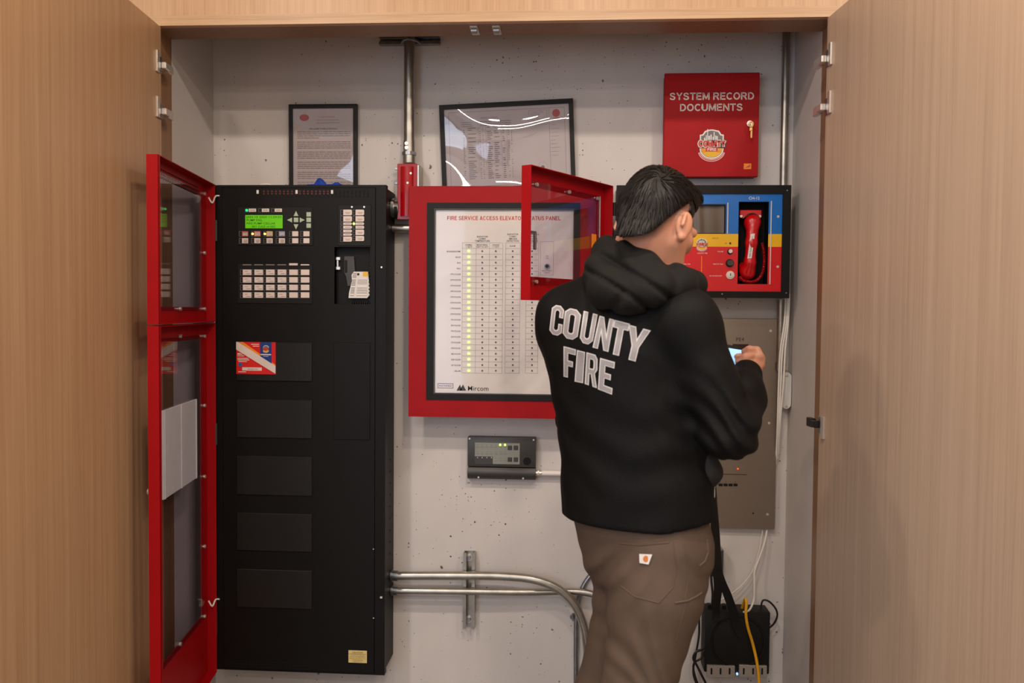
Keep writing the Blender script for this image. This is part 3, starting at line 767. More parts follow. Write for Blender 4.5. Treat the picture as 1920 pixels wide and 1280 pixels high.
# cloth and clip on top of the cabinet
g = G(CLOTHB)
p = at(609, 346, -.09)
prof = [(-.055, .001), (-.03, .004), (-.012, .006), (0, .024), (.006, .027), (.016, .016), (.026, .004), (.042, .006), (.056, .013), (.067, .012), (.072, .002)]
vs = []; fs = []
for j, y in enumerate(np.linspace(-.135, -.05, 6)):
    for k, (u, h) in enumerate(prof):
        vs.append((p.x-.012+u+.004*math.sin(j*1.7+k), y+.003*math.sin(k*2.1), fz1+max(.001, h*(1-.12*abs(j-1))+.001*math.sin(j*2+k*1.3))))
n_ = len(prof)
for j in range(5):
    for k in range(n_-1): fs.append([j*n_+k, j*n_+k+1, (j+1)*n_+k+1, (j+1)*n_+k])
g.add(vs, fs, True)
g.add([(v[0], v[1], fz1) for v in vs], [f[::-1] for f in fs])
nv = len(vs)
edge = [k for k in range(n_)]+[j*n_+n_-1 for j in range(1, 6)]+[5*n_+k for k in range(n_-2, -1, -1)]+[j*n_ for j in range(4, 0, -1)]
for k in range(len(edge)):
    a_, b_ = edge[k], edge[(k+1) % len(edge)]; g.f.append([b_, a_, a_+nv, b_+nv]); g.mi.append(0); g.sm.append(False)
tag(obj('cleaning_cloth', g, loc=(p.x, -.09, fz1), angle=70), 'crumpled blue cleaning cloth on top of the tall black cabinet', 'cloth')
p = at(498, 345, -.10)
g = G(WHITE); 
for k in range(2): g.box(p.x-.014+k*.001, p.x+.014-k*.001, -.115+k*.02, -.097+k*.02, fz1, fz1+.006, .002)
g.tube(spline([(p.x-.018, -.1, fz1+.002), (p.x-.012, -.1, fz1+.010), (p.x+.012, -.1, fz1+.010), (p.x+.02, -.1, fz1+.002)], 4), .002, 6)
tag(obj('wire_clip', g, loc=(p.x, -.1, fz1)), 'small white plastic wire clip lying on the tall black cabinet', 'clip')

#@@FRAMES
def picture(name, label, quad, Y, fw, glaze, draw, lean):
    """frame hung on the wall from its visible corners; top leans forward a little"""
    tl, tr, br, bl = quad
    P = at(tl[0], tl[1], Y); Q = at(tr[0], tr[1], Y)
    wv = Q-P; W = math.hypot(wv.x, wv.z); ang = math.atan2(wv.z, wv.x)
    b = at(bl[0], bl[1], Y+lean); H = (P.z-b.z)
    M = Matrix.Translation(P) @ Matrix.Rotation(-ang, 4, 'Y') @ Matrix.Rotation(math.atan2(lean, H), 4, 'X')
    t = thing(name, label, 'picture frame', (P.x+W/2, 0, P.z-H))
    g = G(BLACK2).ring((0, W, -H, 0), (fw, W-fw, -H+fw, -fw), 0, .014); obj('frame', g.xf(M), t)
    g = G(PAPER).box(fw-.002, W-fw+.002, .006, .010, -H+fw-.002, -fw+.002); pap = obj('sheet', g.xf(M), t)
    g = draw(W, H, fw); obj('print', g.xf(M), pap)
    obj('glazing', G(glaze).box(fw-.001, W-fw+.001, .003, .0045, -H+fw-.001, -fw+.001).xf(M), t)
    return t
def draw_letter(W, H, fw):
    g = G(INKG); y = .0057
    g.m(REDINK).disc(.05, -.042, .016, y, .006, 12, .011); g.text('LETTER OF APPROVAL', W*.56, -.040, .004, y, width=.05)
    g.m(INKG)
    for k, (s_, wd) in enumerate((('BUREAU OF FIRE PREVENTION', .07), ('FIRE ALARM INSPECTION UNIT', .075))): g.text(s_, W*.57, -.050-k*.009, .0036, y, width=wd)
    g.m(INK).text('FIRE ALARM SYSTEM ACCEPTANCE', W*.5, -.078, .0045, y, width=.092, bold=.012)
    g.m(INKG)
    rr = random.Random(3); z = -.088; k = 0
    while z > -H+.02:
        if k % 5 != 4:
            x = fw+.014
            end = W-fw-.010 if rr.random() < .7 else W*(.4+.4*rr.random())
            while x < end:
                l = .006+.016*rr.random(); g.box(x, min(x+l, end), y, .006, z-.0009, z+.0009); x += l+.0022
        z -= .0065; k += 1
    return g
def draw_plan(W, H, fw):
    g = G(INKG); y = .0057; rr = random.Random(5)
    x0, x1, z1, z0 = fw+.014, W-fw-.014, -fw-.010, -H+fw+.004
    g.ring((x0, x1, z0, z1), (x0+.0009, x1-.0009, z0+.0009, z1-.0009), y, .006)
    g.box(x1-.05, x1-.0492, y, .006, z0, z1)
    g.ring((x1-.115, x1-.056, z1-.052, z1-.006), (x1-.1142, x1-.0568, z1-.0512, z1-.0068), y, .006)
    g.m(INKG).text('GENERAL NOTES', x1-.085, z1-.012, .003, y, width=.036)
    for k in range(8): g.box(x1-.110, x1-.066-.02*rr.random(), y, .006, z1-.018-k*.004, z1-.0172-k*.004)
    g.m(REDINK).disc(x1-.027, z1-.018, .0125, y, .006, 14); g.box(x1-.038, x1-.016, y, .006, z1-.036, z1-.033)
    g.m(INKG).text('SEQUENCE OF OPERATIONS', W*.37, z1-.022, .004, y, width=.055, bold=.012)
    for k in range(34):
        z = z1-.034-k*.0062
        if z < z0+.02: break
        if k < 3:
            g.box(x0+.04, x0+.075, y, .006, z-.0006, z+.0006); g.box(x0+.10, x0+.20, y, .006, z-.0009, z+.0009); continue
        for cx, l in ((.045, .006), (.060, .028), (.098, .004), (.108, .003), (.122, .02), (.145, .018), (.172, .01), (.190, .004), (.200, .004)):
            if rr.random() < .75: g.box(x0+cx, x0+cx+l*(.5+.5*rr.random()), y, .006, z-.001, z+.001)
    for xx in (.094, .118, .168, .186): g.box(x0+xx, x0+xx+.0005, y, .006, z0+.05, z1-.03)
    for k in range(9):
        g.box(x1-.046, x1-.046+.03*(.5+.5*rr.random()), y, .006, z1-.055-k*.012, z1-.0542-k*.012)
    for k in range(14): g.disc(x1-.075+.016*math.cos(k*.449), z0+.052+.016*math.sin(k*.449), .0011, y, .006, 6)
    g.disc(x1-.075, z0+.052, .006, y, .006, 10)
    return g
picture('picture_frame', 'narrow black framed letter hung above the tall black cabinet', ((541, 195.5), (669, 194.5), (669, 357), (542, 358)), -.022, .0125, GLAZE2, draw_letter, .004)
picture('picture_frame', 'wide black framed drawing hung crooked above the red status panel', ((823, 197), (1074.5, 184), (1081, 361), (830, 363)), -.022, .0145, GLAZE, draw_plan, .005)

#@@CONDUITS
CONY = -.03
def pxr(r, Y): return float(r*(Y-CAM[1])/FPX)
# strut at the top and the vertical conduit clamped to it
a = rect(711, 66, 824, 83, -.02)
g = G(STEELB).box(a[0], a[1], -.004, 0, a[2], a[3])
for z in (a[2], a[3]-.003): g.box(a[0], a[1], -.024, -.004, z, z+.003)
for z in (a[2]+.003, a[3]-.009): g.box(a[0], a[1], -.024, -.022, z, z+.006)
tag(obj('strut_channel', g, loc=((a[0]+a[1])/2, 0, a[2])), 'short level galvanised strut channel at the top of the vertical pipe', 'strut')
p1 = at(769, 72, -.045); p0 = at(767, 288, -.045); rc = pxr(10.3, -.045)
C1 = thing('vertical_conduit', 'fat galvanised pipe dropping from the top strut into the narrow red box', 'pipe', (p0.x, -.045, p0.z))
obj('pipe', G(STEEL).tube([p0, (p0.x, p0.y, p1.z+.05)], rc, 20), C1)
obj('coupling', G(STEEL).tube([(p0.x, p0.y, at(767, 285, -.045).z), (p0.x, p0.y, at(767, 264, -.045).z)], rc*1.10, 20), C1)
for y_ in (269, 277):
    q = at(762.5, y_, -.045-rc); obj('screw', G(CHROME).disc(q.x, q.z, .006, q.y-.004, q.y+.002, 10), C1)
zc = at(767, 288, -.045).z
obj('locknut', G(STEELB).tube([(p0.x, p0.y, zc-.006), (p0.x, p0.y, zc+.004)], rc*1.35, 10), C1)
obj('connector', G(STEEL).tube([(p0.x, p0.y, at(767, 306, -.045).z), (p0.x, p0.y, zc-.004)], rc*1.18, 18), C1)
q = at(769, 75, -.05)
obj('clamp', G(STEELB).tube([(p0.x-.03, -.02, q.z), (p0.x-rc-.003, -.045, q.z), (p0.x-rc*.7, -.045-rc*.8, q.z), (p0.x, -.048-rc, q.z), (p0.x+rc*.7, -.045-rc*.8, q.z), (p0.x+rc+.003, -.045, q.z), (p0.x+.03, -.02, q.z)], .005, 6), C1)
a = rect(744, 306, 781, 411, -.075)
JB_ = thing('junction_box', 'narrow glossy red junction box between the black cabinet and the red status panel', 'box', ((a[0]+a[1])/2, 0, a[2]))
obj('body', G(STEEL).box(a[0]+.004, a[1]+.008, -.001, -.065, a[2]+.003, a[3]-.002, .002), JB_)
g = G(REDGLOSS).box(a[0], a[1], -.065, -.069, a[2], a[3], .0015)
vs = []; nu = 10
for zz in (a[2]+.010, a[3]-.010):
    for k in range(nu+1):
        u = k/nu; vs.append((a[0]+.010+u*(a[1]-a[0]-.020), -.069-.010*math.sin(math.pi*u)**.5 if 0 < u < 1 else -.068, zz))
g.add(vs, [[k, k+1, nu+2+k, nu+1+k] for k in range(nu)]+[list(range(nu+1))[::-1], list(range(nu+1, 2*nu+2))], True)
obj('cover', g, JB_)
for px, py in ((770, 324.5), (764, 342.5), (774, 408)):
    q = at(px, py, -.08); screw(JB_, q.x, q.z, -.0775 if py < 400 else -.069, .0035)
for y_ in (316, 343):
    q = at(741.5, y_, -.03); obj('ear', G(STEELB).box(q.x-.003, a[0]+.006, -.03, -.022, q.z-.004, q.z+.004, .001), JB_)
C2 = thing('flexible_connector', 'dark metal connector between the black cabinet and the narrow red box', 'connector', (at(736, 392, -.06).x, -.05, at(736, 392, -.06).z))
SXR = max(fx1-.004, bx1)
xa, xb = SXR+.001, a[0]+.0035
zz = at(736, 390, -.05).z
obj('gland', G(STEELB).tube([(xa, -.05, zz), (xa+.010, -.05, zz)], .032, 12), C2)
obj('nipple', G(STEEL).tube([(xa+.010, -.05, zz), (xb, -.05, zz)], .027, 16), C2)
obj('bushing', G(BLACK2).tube([(xa+.012, -.05, zz-.008), (xb-.002, -.05, zz-.008)], .029, 14), C2)
q = at(732, 380, -.085); screw(C2, q.x+.004, q.z, -.080, .005)
z_ = at(745, 428, -.04).z
tag(obj('short_conduit', G(STEEL).tube([(SXR+.001, -.04, z_), (at(800, 428, -.04).x, -.04, z_)], pxr(7.5, -.04), 16), loc=(bx1, -.04, z_)), 'short level galvanised pipe under the narrow red box', 'pipe')
# lower strut with three conduits
a = rect(868.3, 1036.5, 890, 1179, -.03)
ST = thing('strut_channel', 'upright galvanised strut channel bolted low on the wall behind two pipes', 'strut', ((a[0]+a[1])/2, 0, a[2]))
g = G(STEEL).box(a[0], a[1], -.004, 0, a[2], a[3])
for x in (a[0], a[1]-.003): g.box(x, x+.003, -.030, -.004, a[2], a[3])
for x in (a[0]+.003, a[1]-.010): g.box(x, x+.007, -.030, -.027, a[2], a[3])
obj('channel', g, ST)
for py in (1045, 1161):
    q = at(879, py, -.01); b = G(CHROME).disc(q.x, q.z, .012, -.008, -.003, 18); b.m(STEELB).disc(q.x, q.z, .0075, -.016, -.008, 6)
    obj('bolt', b, ST)
PY1 = -.047
xs = SXR+.0015
pts = [at(745, 1079, PY1), at(868, 1079, PY1), at(940, 1080, PY1), at(1000, 1086, PY1-.006), at(1045, 1103, PY1-.010), at(1075, 1130, PY1-.012), at(1093, 1168, PY1-.012), at(1101, 1215, PY1-.012), at(1103, 1290, PY1-.012)]
pts = [Vector((xs+.004, PY1, pts[0].z))]+pts+[Vector((pts[-1].x, pts[-1].y, .0))]
r1 = pxr(8, PY1)
P1 = thing('bent_conduit', 'upper of the two pipes leaving the cabinet, bending down behind the leg', 'pipe', (pts[0].x, PY1, 0))
obj('pipe', G(STEEL).tube(spline(pts, 8), r1, 18), P1)
obj('connector', G(STEELB).tube([(xs, PY1, pts[0].z), (xs+.006, PY1, pts[0].z)], r1*1.45, 16).tube([(xs+.006, PY1, pts[0].z), (xs+.022, PY1, pts[0].z)], r1*1.25, 16), P1)
PY2 = -.043
r2 = pxr(6.5, PY2)
pts = [at(745, 1107, PY2), at(868, 1108.5, PY2), at(980, 1110, PY2+.006), at(1050, 1109, PY2+.014), at(1090, 1110, PY2+.014), at(1120, 1118, PY2+.010), at(1150, 1145, PY2), at(1165, 1190, PY2), at(1168, 1290, PY2)]
pts = [Vector((xs+.004, PY2, pts[0].z))]+pts+[Vector((pts[-1].x, pts[-1].y, 0))]
P2 = thing('bent_conduit', 'lower thinner of the two pipes leaving the cabinet, passing behind the leg', 'pipe', (pts[0].x, PY2, 0))
obj('pipe', G(STEEL).tube(spline(pts, 8), r2, 16), P2)
obj('connector', G(STEELB).tube([(xs, PY2, pts[0].z), (xs+.006, PY2, pts[0].z)], r2*1.5, 16).tube([(xs+.006, PY2, pts[0].z), (xs+.020, PY2, pts[0].z)], r2*1.25, 16), P2)
PY3 = -.0085
r3 = pxr(4.6, PY3)
pts = [at(1080, 1280, PY3), at(1080, 1210, PY3), at(1081, 1155, PY3), at(1087, 1115, PY3), at(1101, 1086, PY3), at(1122, 1066, PY3), at(1155, 1048, PY3), at(1200, 1040, PY3), at(1300, 1040, PY3)]
pts = [Vector((pts[0].x, PY3, 0))]+pts
P3 = thing('bent_conduit', 'thin pipe rising up the wall and curving right behind the legs', 'pipe', (pts[0].x, PY3, 0))
obj('pipe', G(STEELB).tube(spline(pts, 8), r3, 14), P3)
q = at(1073, 1156, PY3)
g = G(STEELB).tube([(pts[3].x-r3-.004, PY3, q.z+.012), (pts[3].x-r3-.004, PY3, q.z-.012)], .003, 6).tube([(pts[3].x, PY3, q.z+.009), (pts[3].x, PY3, q.z-.009)], r3*1.3, 12).box(q.x-.006, pts[3].x, PY3-.002, PY3+.002, q.z-.004, q.z+.004)
g.disc(q.x-.002, q.z, .006, PY3-.006, PY3+.004, 10)
obj('clamp', g, P3)
# right corner conduit, cast fitting, cables
XC = at(1471.5, 200, -.022).x
zt, zb = HZ+.10, at(1474, 692, -.022).z
C4 = thing('corner_conduit', 'galvanised pipe rising above the telephone station in the recess corner', 'pipe', (XC, -.022, zb))
ZP1, ZP0 = at(1471, 346, -.10).z+.004, at(1471, 558.5, -.10).z-.004
obj('pipe', G(STEEL).tube([(XC, -.022, ZP1), (XC, -.022, zt)], pxr(7, -.022), 16), C4)
C4.location = (XC, -.022, ZP1); C4['_o'] = (XC, -.022, ZP1)
C4.children[0].data.transform(Matrix.Translation((0, 0, zb-ZP1)))
C5 = thing('corner_conduit', 'short lower pipe from the telephone station down to the pale fitting', 'pipe', (XC, -.022, zb))
obj('pipe', G(STEEL).tube([(XC, -.022, zb), (XC, -.022, ZP0)], pxr(7, -.022), 16), C5)
obj('coupling', G(STEELB).tube([(XC, -.022, zb-.004), (XC, -.022, zb+.022)], pxr(8.5, -.022), 14), C5)
a = rect(1464, 694, 1486, 768, -.045)
CB = thing('conduit_body', 'rounded pale conduit fitting under the corner pipe', 'fitting', ((a[0]+a[1])/2, 0, a[2]))
def pill(x0, x1, z0, z1, n=8):
    r = (x1-x0)/2; c = (x0+x1)/2
    return [(c+r*math.cos(math.pi*k/n), z1-r+r*math.sin(math.pi*k/n)) for k in range(n+1)]+[(c-r*math.cos(math.pi*k/n), z0+r-r*math.sin(math.pi*k/n)) for k in range(n+1)]
XRr = XR-.0005
obj('body', G(STEEL).prism(pill(a[0], min(a[1], XRr), a[2], a[3]), -.040, -.002), CB)
obj('cover', G(CLEARP).prism(pill(a[0]+.002, min(a[1], XRr)-.002, a[2]+.004, a[3]-.006), -.050, -.040), CB)
for z in (a[2]+.012, a[3]-.016): screw(CB, (a[0]+min(a[1], XRr))/2, z, -.050, .004)
def cable(name, label, pts, r, mt, cat='cable', n=8, group=None, seg=8):
    g = G(mt).tube(spline(pts, n), r, seg); o = obj(name, g, loc=pts[0]); return tag(o, label, cat, group)
for k, (x0, x1, x2, lab) in enumerate(((1473, 1462, 1458, 'white wire nearest the steel plate, hanging down the corner pipe'), (1477, 1466, 1461, 'middle white wire hanging down over the corner pipe'), (1480, 1471, 1463, 'white wire nearest the side wall, crossing the pale fitting'))):
    cable('white_wire', lab, [at(x0, 550, -.06-.004*k), at(x0-2, 600, -.06), at(x1+1, 660, -.062), at(x1-2, 720, -.060-.004*k), at(x2, 790, -.05), at(x2-3, 870-10*k, -.012)], pxr(1.7, -.05), WIREW, group='white wires in the corner')

#@@STATUS
# ------------------------------------------------------------------ red status panel
SPY = -.10
so = rect(766.3, 348.5, 1121, 783.5, SPY); si = rect(800, 380, 1086, 751, SPY); sw = rect(815.5, 393, 1073.5, 738, SPY)
SP = thing('status_panel', 'large red framed elevator status panel with rows of green lights', 'panel', ((so[0]+so[1])/2, 0, so[2]))
obj('housing', G(RED).box(so[0]+.036, so[1]-.002, -.001, SPY+.012, so[2]+.002, so[3]-.024), SP)
obj('red_frame', G(RED).ring(so, si, SPY, SPY+.014), SP)
g = G(BLACK2).ring(si, sw, SPY-.003, SPY+.010); g.m(GREYDK).ring((sw[0]-.003, sw[1]+.003, sw[2]-.003, sw[3]+.003), sw, SPY-.0042, SPY)
obj('black_frame', g, SP)
FACEW = mat('status_face', (222, 214, 208), .12, var=.01, coat=.6)
FYS = SPY+.004
face = obj('face_sheet', G(FACEW).box(sw[0], sw[1], FYS, FYS+.006, sw[2], sw[3]), SP)
ty = FYS-.0004
p = at(944.5, 408.8, ty); q0 = at(838, 408, ty); q1 = at(1051, 408, ty)
obj('heading', strokes(G(REDINK), 'FIRE SERVICE ACCESS ELEVATOR STATUS PANEL', p.x, p.z, .0125, ty, q1.x-q0.x, .17), face)
g = G(INK)
def T_(s_, px, py, hpx, wpx=None, al='CENTER', b=.01):
    p = at(px, py, ty); k = 2.7/FPX
    g.text(s_, p.x, p.z, hpx*k, ty, al, width=(wpx*k if wpx else None), bold=b)
for k, s_ in enumerate(('ELEVATOR', 'LOBBY', 'TEMPERATURE')): T_(s_, 904.5, 443.5+k*4.1, 3.0, (20.5, 13.5, 28)[k])
for k, s_ in enumerate(('ELEVATOR', 'LOBBY', 'SMOKE', 'DETECTION')): T_(s_, 961.5, 439+k*4.2, 3.0, (20.5, 13.5, 15, 23)[k])
for k, s_ in enumerate(('STAIRWELL', 'DOOR', 'LOCKS', 'STATUS')): T_(s_, 1000, 439+k*4.2, 3.0, (22, 12, 14, 16)[k])
for x, a_, b_ in ((879, 'NORMAL', '< 90°F'), (904.3, 'MONITORING', '100°F TO 135°F'), (929.6, 'UNSAFE', '> 135°F')):
    T_(a_, x, 459, 2.5, 20 if len(a_) > 7 else 13); T_(b_, x, 462.8, 2.5, 22 if len(b_) > 9 else 12)
T_('ALARM', 961, 461, 2.5, 11); T_('ON', 1000, 461, 2.5, 5)
def sfx(n): return {1: 'ST', 2: 'ND', 3: 'RD'}.get(n if n < 20 else 0, 'TH')
floors = ['BULKHEAD/DOME', 'ROOF', 'PH2', 'PH1']+['%d%s FLOOR' % (n, sfx(n)) for n in range(17, 0, -1)]+['CELLAR']
for k, s_ in enumerate(floors):
    y = 471.3+k*10.67; wd = 26 if k == 0 else (9.5 if k == 1 else 6.5 if k < 4 else 12 if k == 21 else 19.5 if len(s_) > 9 else 18)
    p = at(863.5, y, ty); T_(s_, 863.5-wd/2, y, 2.9, wd)
# logos
p = at(897, 727.5, ty); T_('Mircom', 896.5, 727.8, 9, 39, b=.004)
def tri_(a_, b_, c_): g.prism([(at(*q, ty).x, at(*q, ty).z) for q in (a_, b_, c_)], ty-.0002, ty)
g.m(GREYDK); tri_((856, 732), (862.5, 720.5), (866.5, 732)); tri_((862, 732), (868, 720.5), (874, 732))
g.m(BLUEINK); a = rect(820.5, 718.5, 850, 727.5, ty); g.ring(a, (a[0]+.0015, a[1]-.0015, a[2]+.0015, a[3]-.0015), ty-.0002, ty)
T_('NOTIFIED', 835.2, 723, 2.8, 25)
obj('print', g, face)
g = G(GRAYLINE); lw = .0009
def vl(px, y0, y1): x = at(px, (y0+y1)/2, ty).x; g.box(x-lw/2, x+lw/2, ty, FYS, at(px, y1, ty).z, at(px, y0, ty).z)
def hl(py, x0, x1): z = at((x0+x1)/2, py, ty).z; g.box(at(x0, py, ty).x, at(x1, py, ty).x, ty, FYS, z-lw/2, z+lw/2)
for x in (866.5, 892, 917, 942, 947.5, 974.5, 986, 1009): vl(x, 455, 699.5)
for a_, b_ in ((866.5, 942), (947.5, 974.5), (986, 1009)):
    hl(455, a_, b_)
    for k in range(23): hl(465.7+k*10.62, a_, b_)
a = rect(1013, 452.5, 1038, 516, ty); g.ring(a, (a[0]+lw, a[1]-lw, a[2]+lw, a[3]-lw), ty, FYS)
obj('table_lines', g, face)
dots = {}
for k in range(22):
    for x, mt in ((879, GREENL), (904.3, LEDOFF), (929.6, LEDOFF), (961.3, LEDOFF), (997.5, LEDOFF)):
        p = at(x, 470.6+k*10.67, ty)
        if mt not in dots:
            r_ = .0042 if mt is GREENL else .0026
            gg = G(mt).disc(p.x, p.z, r_, ty-.0016, ty, 10, r_*.7 if mt is GREENL else None)
            o = obj('indicator_light', gg, face, loc=(p.x, ty, p.z)); dots[mt] = (o, p)
        else:
            s_, p0_ = dots[mt]; c = s_.copy(); COL.objects.link(c); c.parent = face; c.location = s_.location+Vector((p.x-p0_.x, 0, p.z-p0_.z))
p = at(1025.7, 499, ty)
g = G(STEELB).disc(p.x, p.z, .0085, ty-.004, ty, 18); g.m(INK).disc(p.x, p.z, .0055, ty-.005, ty, 14).box(p.x-.006, p.x+.006, ty-.006, ty, p.z-.0012, p.z+.0012)
obj('key_switch', g, face)
g = G(INKG); T_('ON', 1025.7, 480, 2.4, 5); T_('OFF', 1025.7, 484, 2.4, 6); T_('MONITORING', 1025.7, 507.5, 2.3, 18); T_('LIGHTS', 1025.7, 511.2, 2.3, 11); obj('print', g, face)

#@@ANNUNCIATOR
# ------------------------------------------------------------------ small grey annunciator under it
AY = -.032
a = rect(876.5, 819.5, 1004.5, 898.5, AY)
AN = thing('wall_annunciator', 'small charcoal alarm repeater on the wall below the red status panel', 'annunciator', ((a[0]+a[1])/2, 0, a[2]))
zs = at(940, 876, AY).z
obj('body', G(GREYDK).box(a[0], a[1], -.001, AY, zs+.001, a[3], .003, 2), AN)
g = G(GREYDK)
n = 8; vs = []
h = zs-a[2]-.002
for x in (a[0], a[1]):
    for k in range(n+1): t_ = k/n; vs.append((x, AY+.004-.008*math.sin(math.pi*min(1, t_*1.1)), a[2]+h*(1-t_)))
    vs += [(x, -.001, a[2]), (x, -.001, a[2]+h)]
m_ = n+3
fs = [[k, k+m_, k+1+m_, k+1] for k in range(m_-1)]+[[m_-1, 2*m_-1, m_, 0]]+[list(range(m_))[::-1], list(range(m_, 2*m_))]
fs = [f[::-1] for f in fs]
g.add(vs, fs, True); obj('wiring_cover', g, AN)
b = rect(890.5, 830, 974.5, 869.5, AY)
LBL = mat('grey_green_label', (136, 138, 130), .5, var=.04)
g = G(LBL).box(b[0], b[1], AY-.0012, AY+.001, b[2], b[3])
c = rect(890.5, 855.3, 924, 869.8, AY); g.m(mat('dark_label', (58, 57, 58), .5, var=.05)).box(c[0], c[1], AY-.0016, AY+.001, c[2], c[3])
g.m(INKG)
for r_, y in enumerate((834, 846.5)):
    for k in range(7):
        q = at(895.5+k*8.7, y, AY)
        g.box(q.x-.0022, q.x+.0022, AY-.0015, AY, q.z-.001, q.z+.001)
        g.box(q.x-.005, q.x+.005, AY-.0015, AY, q.z-.0085, q.z-.0073); g.box(q.x-.004, q.x+.004, AY-.0015, AY, q.z-.0062, q.z-.0052)
for k in range(3):
    q = at(930+k*8.7, 858.5, AY); g.box(q.x-.0022, q.x+.0022, AY-.0015, AY, q.z-.001, q.z+.001); g.box(q.x-.005, q.x+.005, AY-.0015, AY, q.z-.0088, q.z-.0076)
g.m(WHITE)
for k in range(4):
    q = at(895.5+k*8.7, 857.5, AY); g.prism([(q.x-.002, q.z-.001), (q.x+.002, q.z-.001), (q.x, q.z+.002)], AY-.002, AY)
obj('label_sheet', g, AN)
for x in (938, 947): q = at(x, 833.6, AY); obj('indicator_light', G(GREENL).disc(q.x, q.z, .0034, AY-.003, AY, 10), AN)
for x in (956, 967.3):
    for y in (839, 861): q = at(x, y, AY); obj('push_button', G(GREYDK).box(q.x-.0068, q.x+.0068, AY-.004, AY, q.z-.0068, q.z+.0068, .001), AN)
q = at(988.3, 864.3, AY)
g = G(GREYDK).disc(q.x, q.z, .0148, AY-.002, AY, 24); g.m(DARKHOLE).disc(q.x, q.z, .0132, AY-.0025, AY, 24)
obj('sounder', g, AN)
for px, py in ((880.5, 822), (1000.5, 824.5), (897.5, 894), (981, 896)): q = at(px, py, AY); screw(AN, q.x, q.z, AY-(.004 if py > 880 else 0), .003)
q = at(1004.5, 886.5, -.016)
CC = thing('grey_wall_conduit', 'pale pipe leaving the small charcoal repeater towards the person', 'pipe', (q.x, -.016, q.z))
obj('connector', G(CHROME).tube([(q.x+.0005, -.016, q.z), (q.x+.020, -.016, q.z)], .0085, 14).tube([(q.x+.006, -.016, q.z), (q.x+.011, -.016, q.z)], .011, 10), CC)
obj('pipe', G(PAINT).tube([(q.x+.018, -.016, q.z), (at(1288, 888, -.016).x, -.016, q.z-.002)], .0085, 14), CC)

#@@DOCBOX
DCY = -.06
a = rect(1245, 136.5, 1423, 331.5, DCY)
DB = thing('document_box', 'red steel record document cabinet mounted high on the wall', 'cabinet', ((a[0]+a[1])/2, 0, a[2]))
obj('body', G(RED).box(a[0]+.003, a[1]-.003, -.001, DCY+.014, a[2]+.003, a[3]-.003), DB)
REDD = mat('red_textured_paint', (164, 3, 12), .5, var=.06, scale=12, bump=.35, bscale=420, spec=.22)
dr = obj('door', G(REDD).box(a[0], a[1], DCY+.013, DCY, a[2], a[3], .0015), DB)
g = G(KEYW)
p = at(1334.5, 180.3, DCY); p2 = at(1333.5, 201.3, DCY)
strokes(g, 'SYSTEM RECORD', p.x, p.z, .0225, DCY-.0006, at(1414, 180, DCY).x-at(1255, 180, DCY).x)
strokes(g, 'DOCUMENTS', p2.x, p2.z, .0225, DCY-.0006, at(1393, 200, DCY).x-at(1275, 200, DCY).x)
obj('lettering', g, dr)
p = at(1333.5, 269, DCY); emblem(dr, p.x, p.z, .098, DCY)
b = rect(1394.5, 306.5, 1408.5, 317, DCY); g = G(ORANGE).box(b[0], b[1], DCY-.0006, DCY, b[2], b[3])
g.m(REDINK).prism([(b[0]+.003, b[2]+.004), (b[1]-.004, b[2]+.006), (b[1]-.003, b[3]-.003), (b[0]+.012, b[3]-.008)], DCY-.0009, DCY); obj('maker_label', g, dr)['label'] = 'small orange maker label'
p = at(1405.5, 232.5, DCY)
obj('lock', G(CHROME).disc(p.x, p.z, .0095, DCY-.006, DCY, 18), dr)
K = thing('brass_key', 'small brass key left hanging in the lock of the red document cabinet', 'key', (p.x, DCY-.012, p.z-.03))
g = G(BRASS).box(p.x-.001, p.x+.001, DCY-.020, DCY-.0062, p.z-.004, p.z+.003)
g.tube([(p.x+.006*math.cos(t_), DCY-.024+.0*t_, p.z-.006+.008*math.sin(t_)) for t_ in np.linspace(0, 6.283, 14, endpoint=False)], .002, 6, True)
obj('bow', g, K)
obj('second_key', G(BRASS).box(p.x-.005, p.x+.005, DCY-.023, DCY-.021, p.z-.026, p.z-.012, .001).box(p.x-.001, p.x+.004, DCY-.023, DCY-.021, p.z-.047, p.z-.024), K)

#@@PHONEBOX
PBY = -.12
po = rect(1155, 347, 1482, 557.8, PBY); pf = rect(1166, 363, 1466.5, 545.5, PBY)
PB = thing('fire_phone_station', 'black framed blue yellow and red telephone station behind the head', 'panel', ((po[0]+po[1])/2, 0, po[2]))
obj('housing', G(BLACK).ring((po[0]+.003, po[1]-.003, po[2]+.003, po[3]-.003), (po[0]+.006, po[1]-.006, po[2]+.006, po[3]-.006), -.001, PBY+.012).box(po[0]+.003, po[1]-.003, -.004, -.001, po[2]+.003, po[3]-.003), PB)
obj('black_frame', G(BLACK).ring(po, pf, PBY, PBY+.014), PB)
PFY = PBY+.006
pn = rect(1384, 378, 1440.5, 532.5, PFY); pw = rect(1203, 382.5, 1361, 438, PFY)
zy1 = at(1340, 438.3, PFY).z; zy0 = at(1340, 462.3, PFY).z
def band(mt, z0, z1, holes):
    """one colour band of the face sheet, leaving the openings free"""
    g = G(mt)
    xs_ = [pf[0], pf[1]]
    for h in holes: xs_ += [h[0], h[1]]
    xs_ = sorted(set(xs_))
    zs_ = sorted(set([z0, z1]+[min(max(v, z0), z1) for h in holes for v in (h[2], h[3])]))
    for i in range(len(xs_)-1):
        for j in range(len(zs_)-1):
            mx_, mz_ = (xs_[i]+xs_[i+1])/2, (zs_[j]+zs_[j+1])/2
            if any(h[0] < mx_ < h[1] and h[2] < mz_ < h[3] for h in holes): continue
            g.box(xs_[i], xs_[i+1], PFY, PFY+.003, zs_[j], zs_[j+1])
    return g
PRED = mat('red_panel_paint', (206, 10, 22), .3, var=.03)
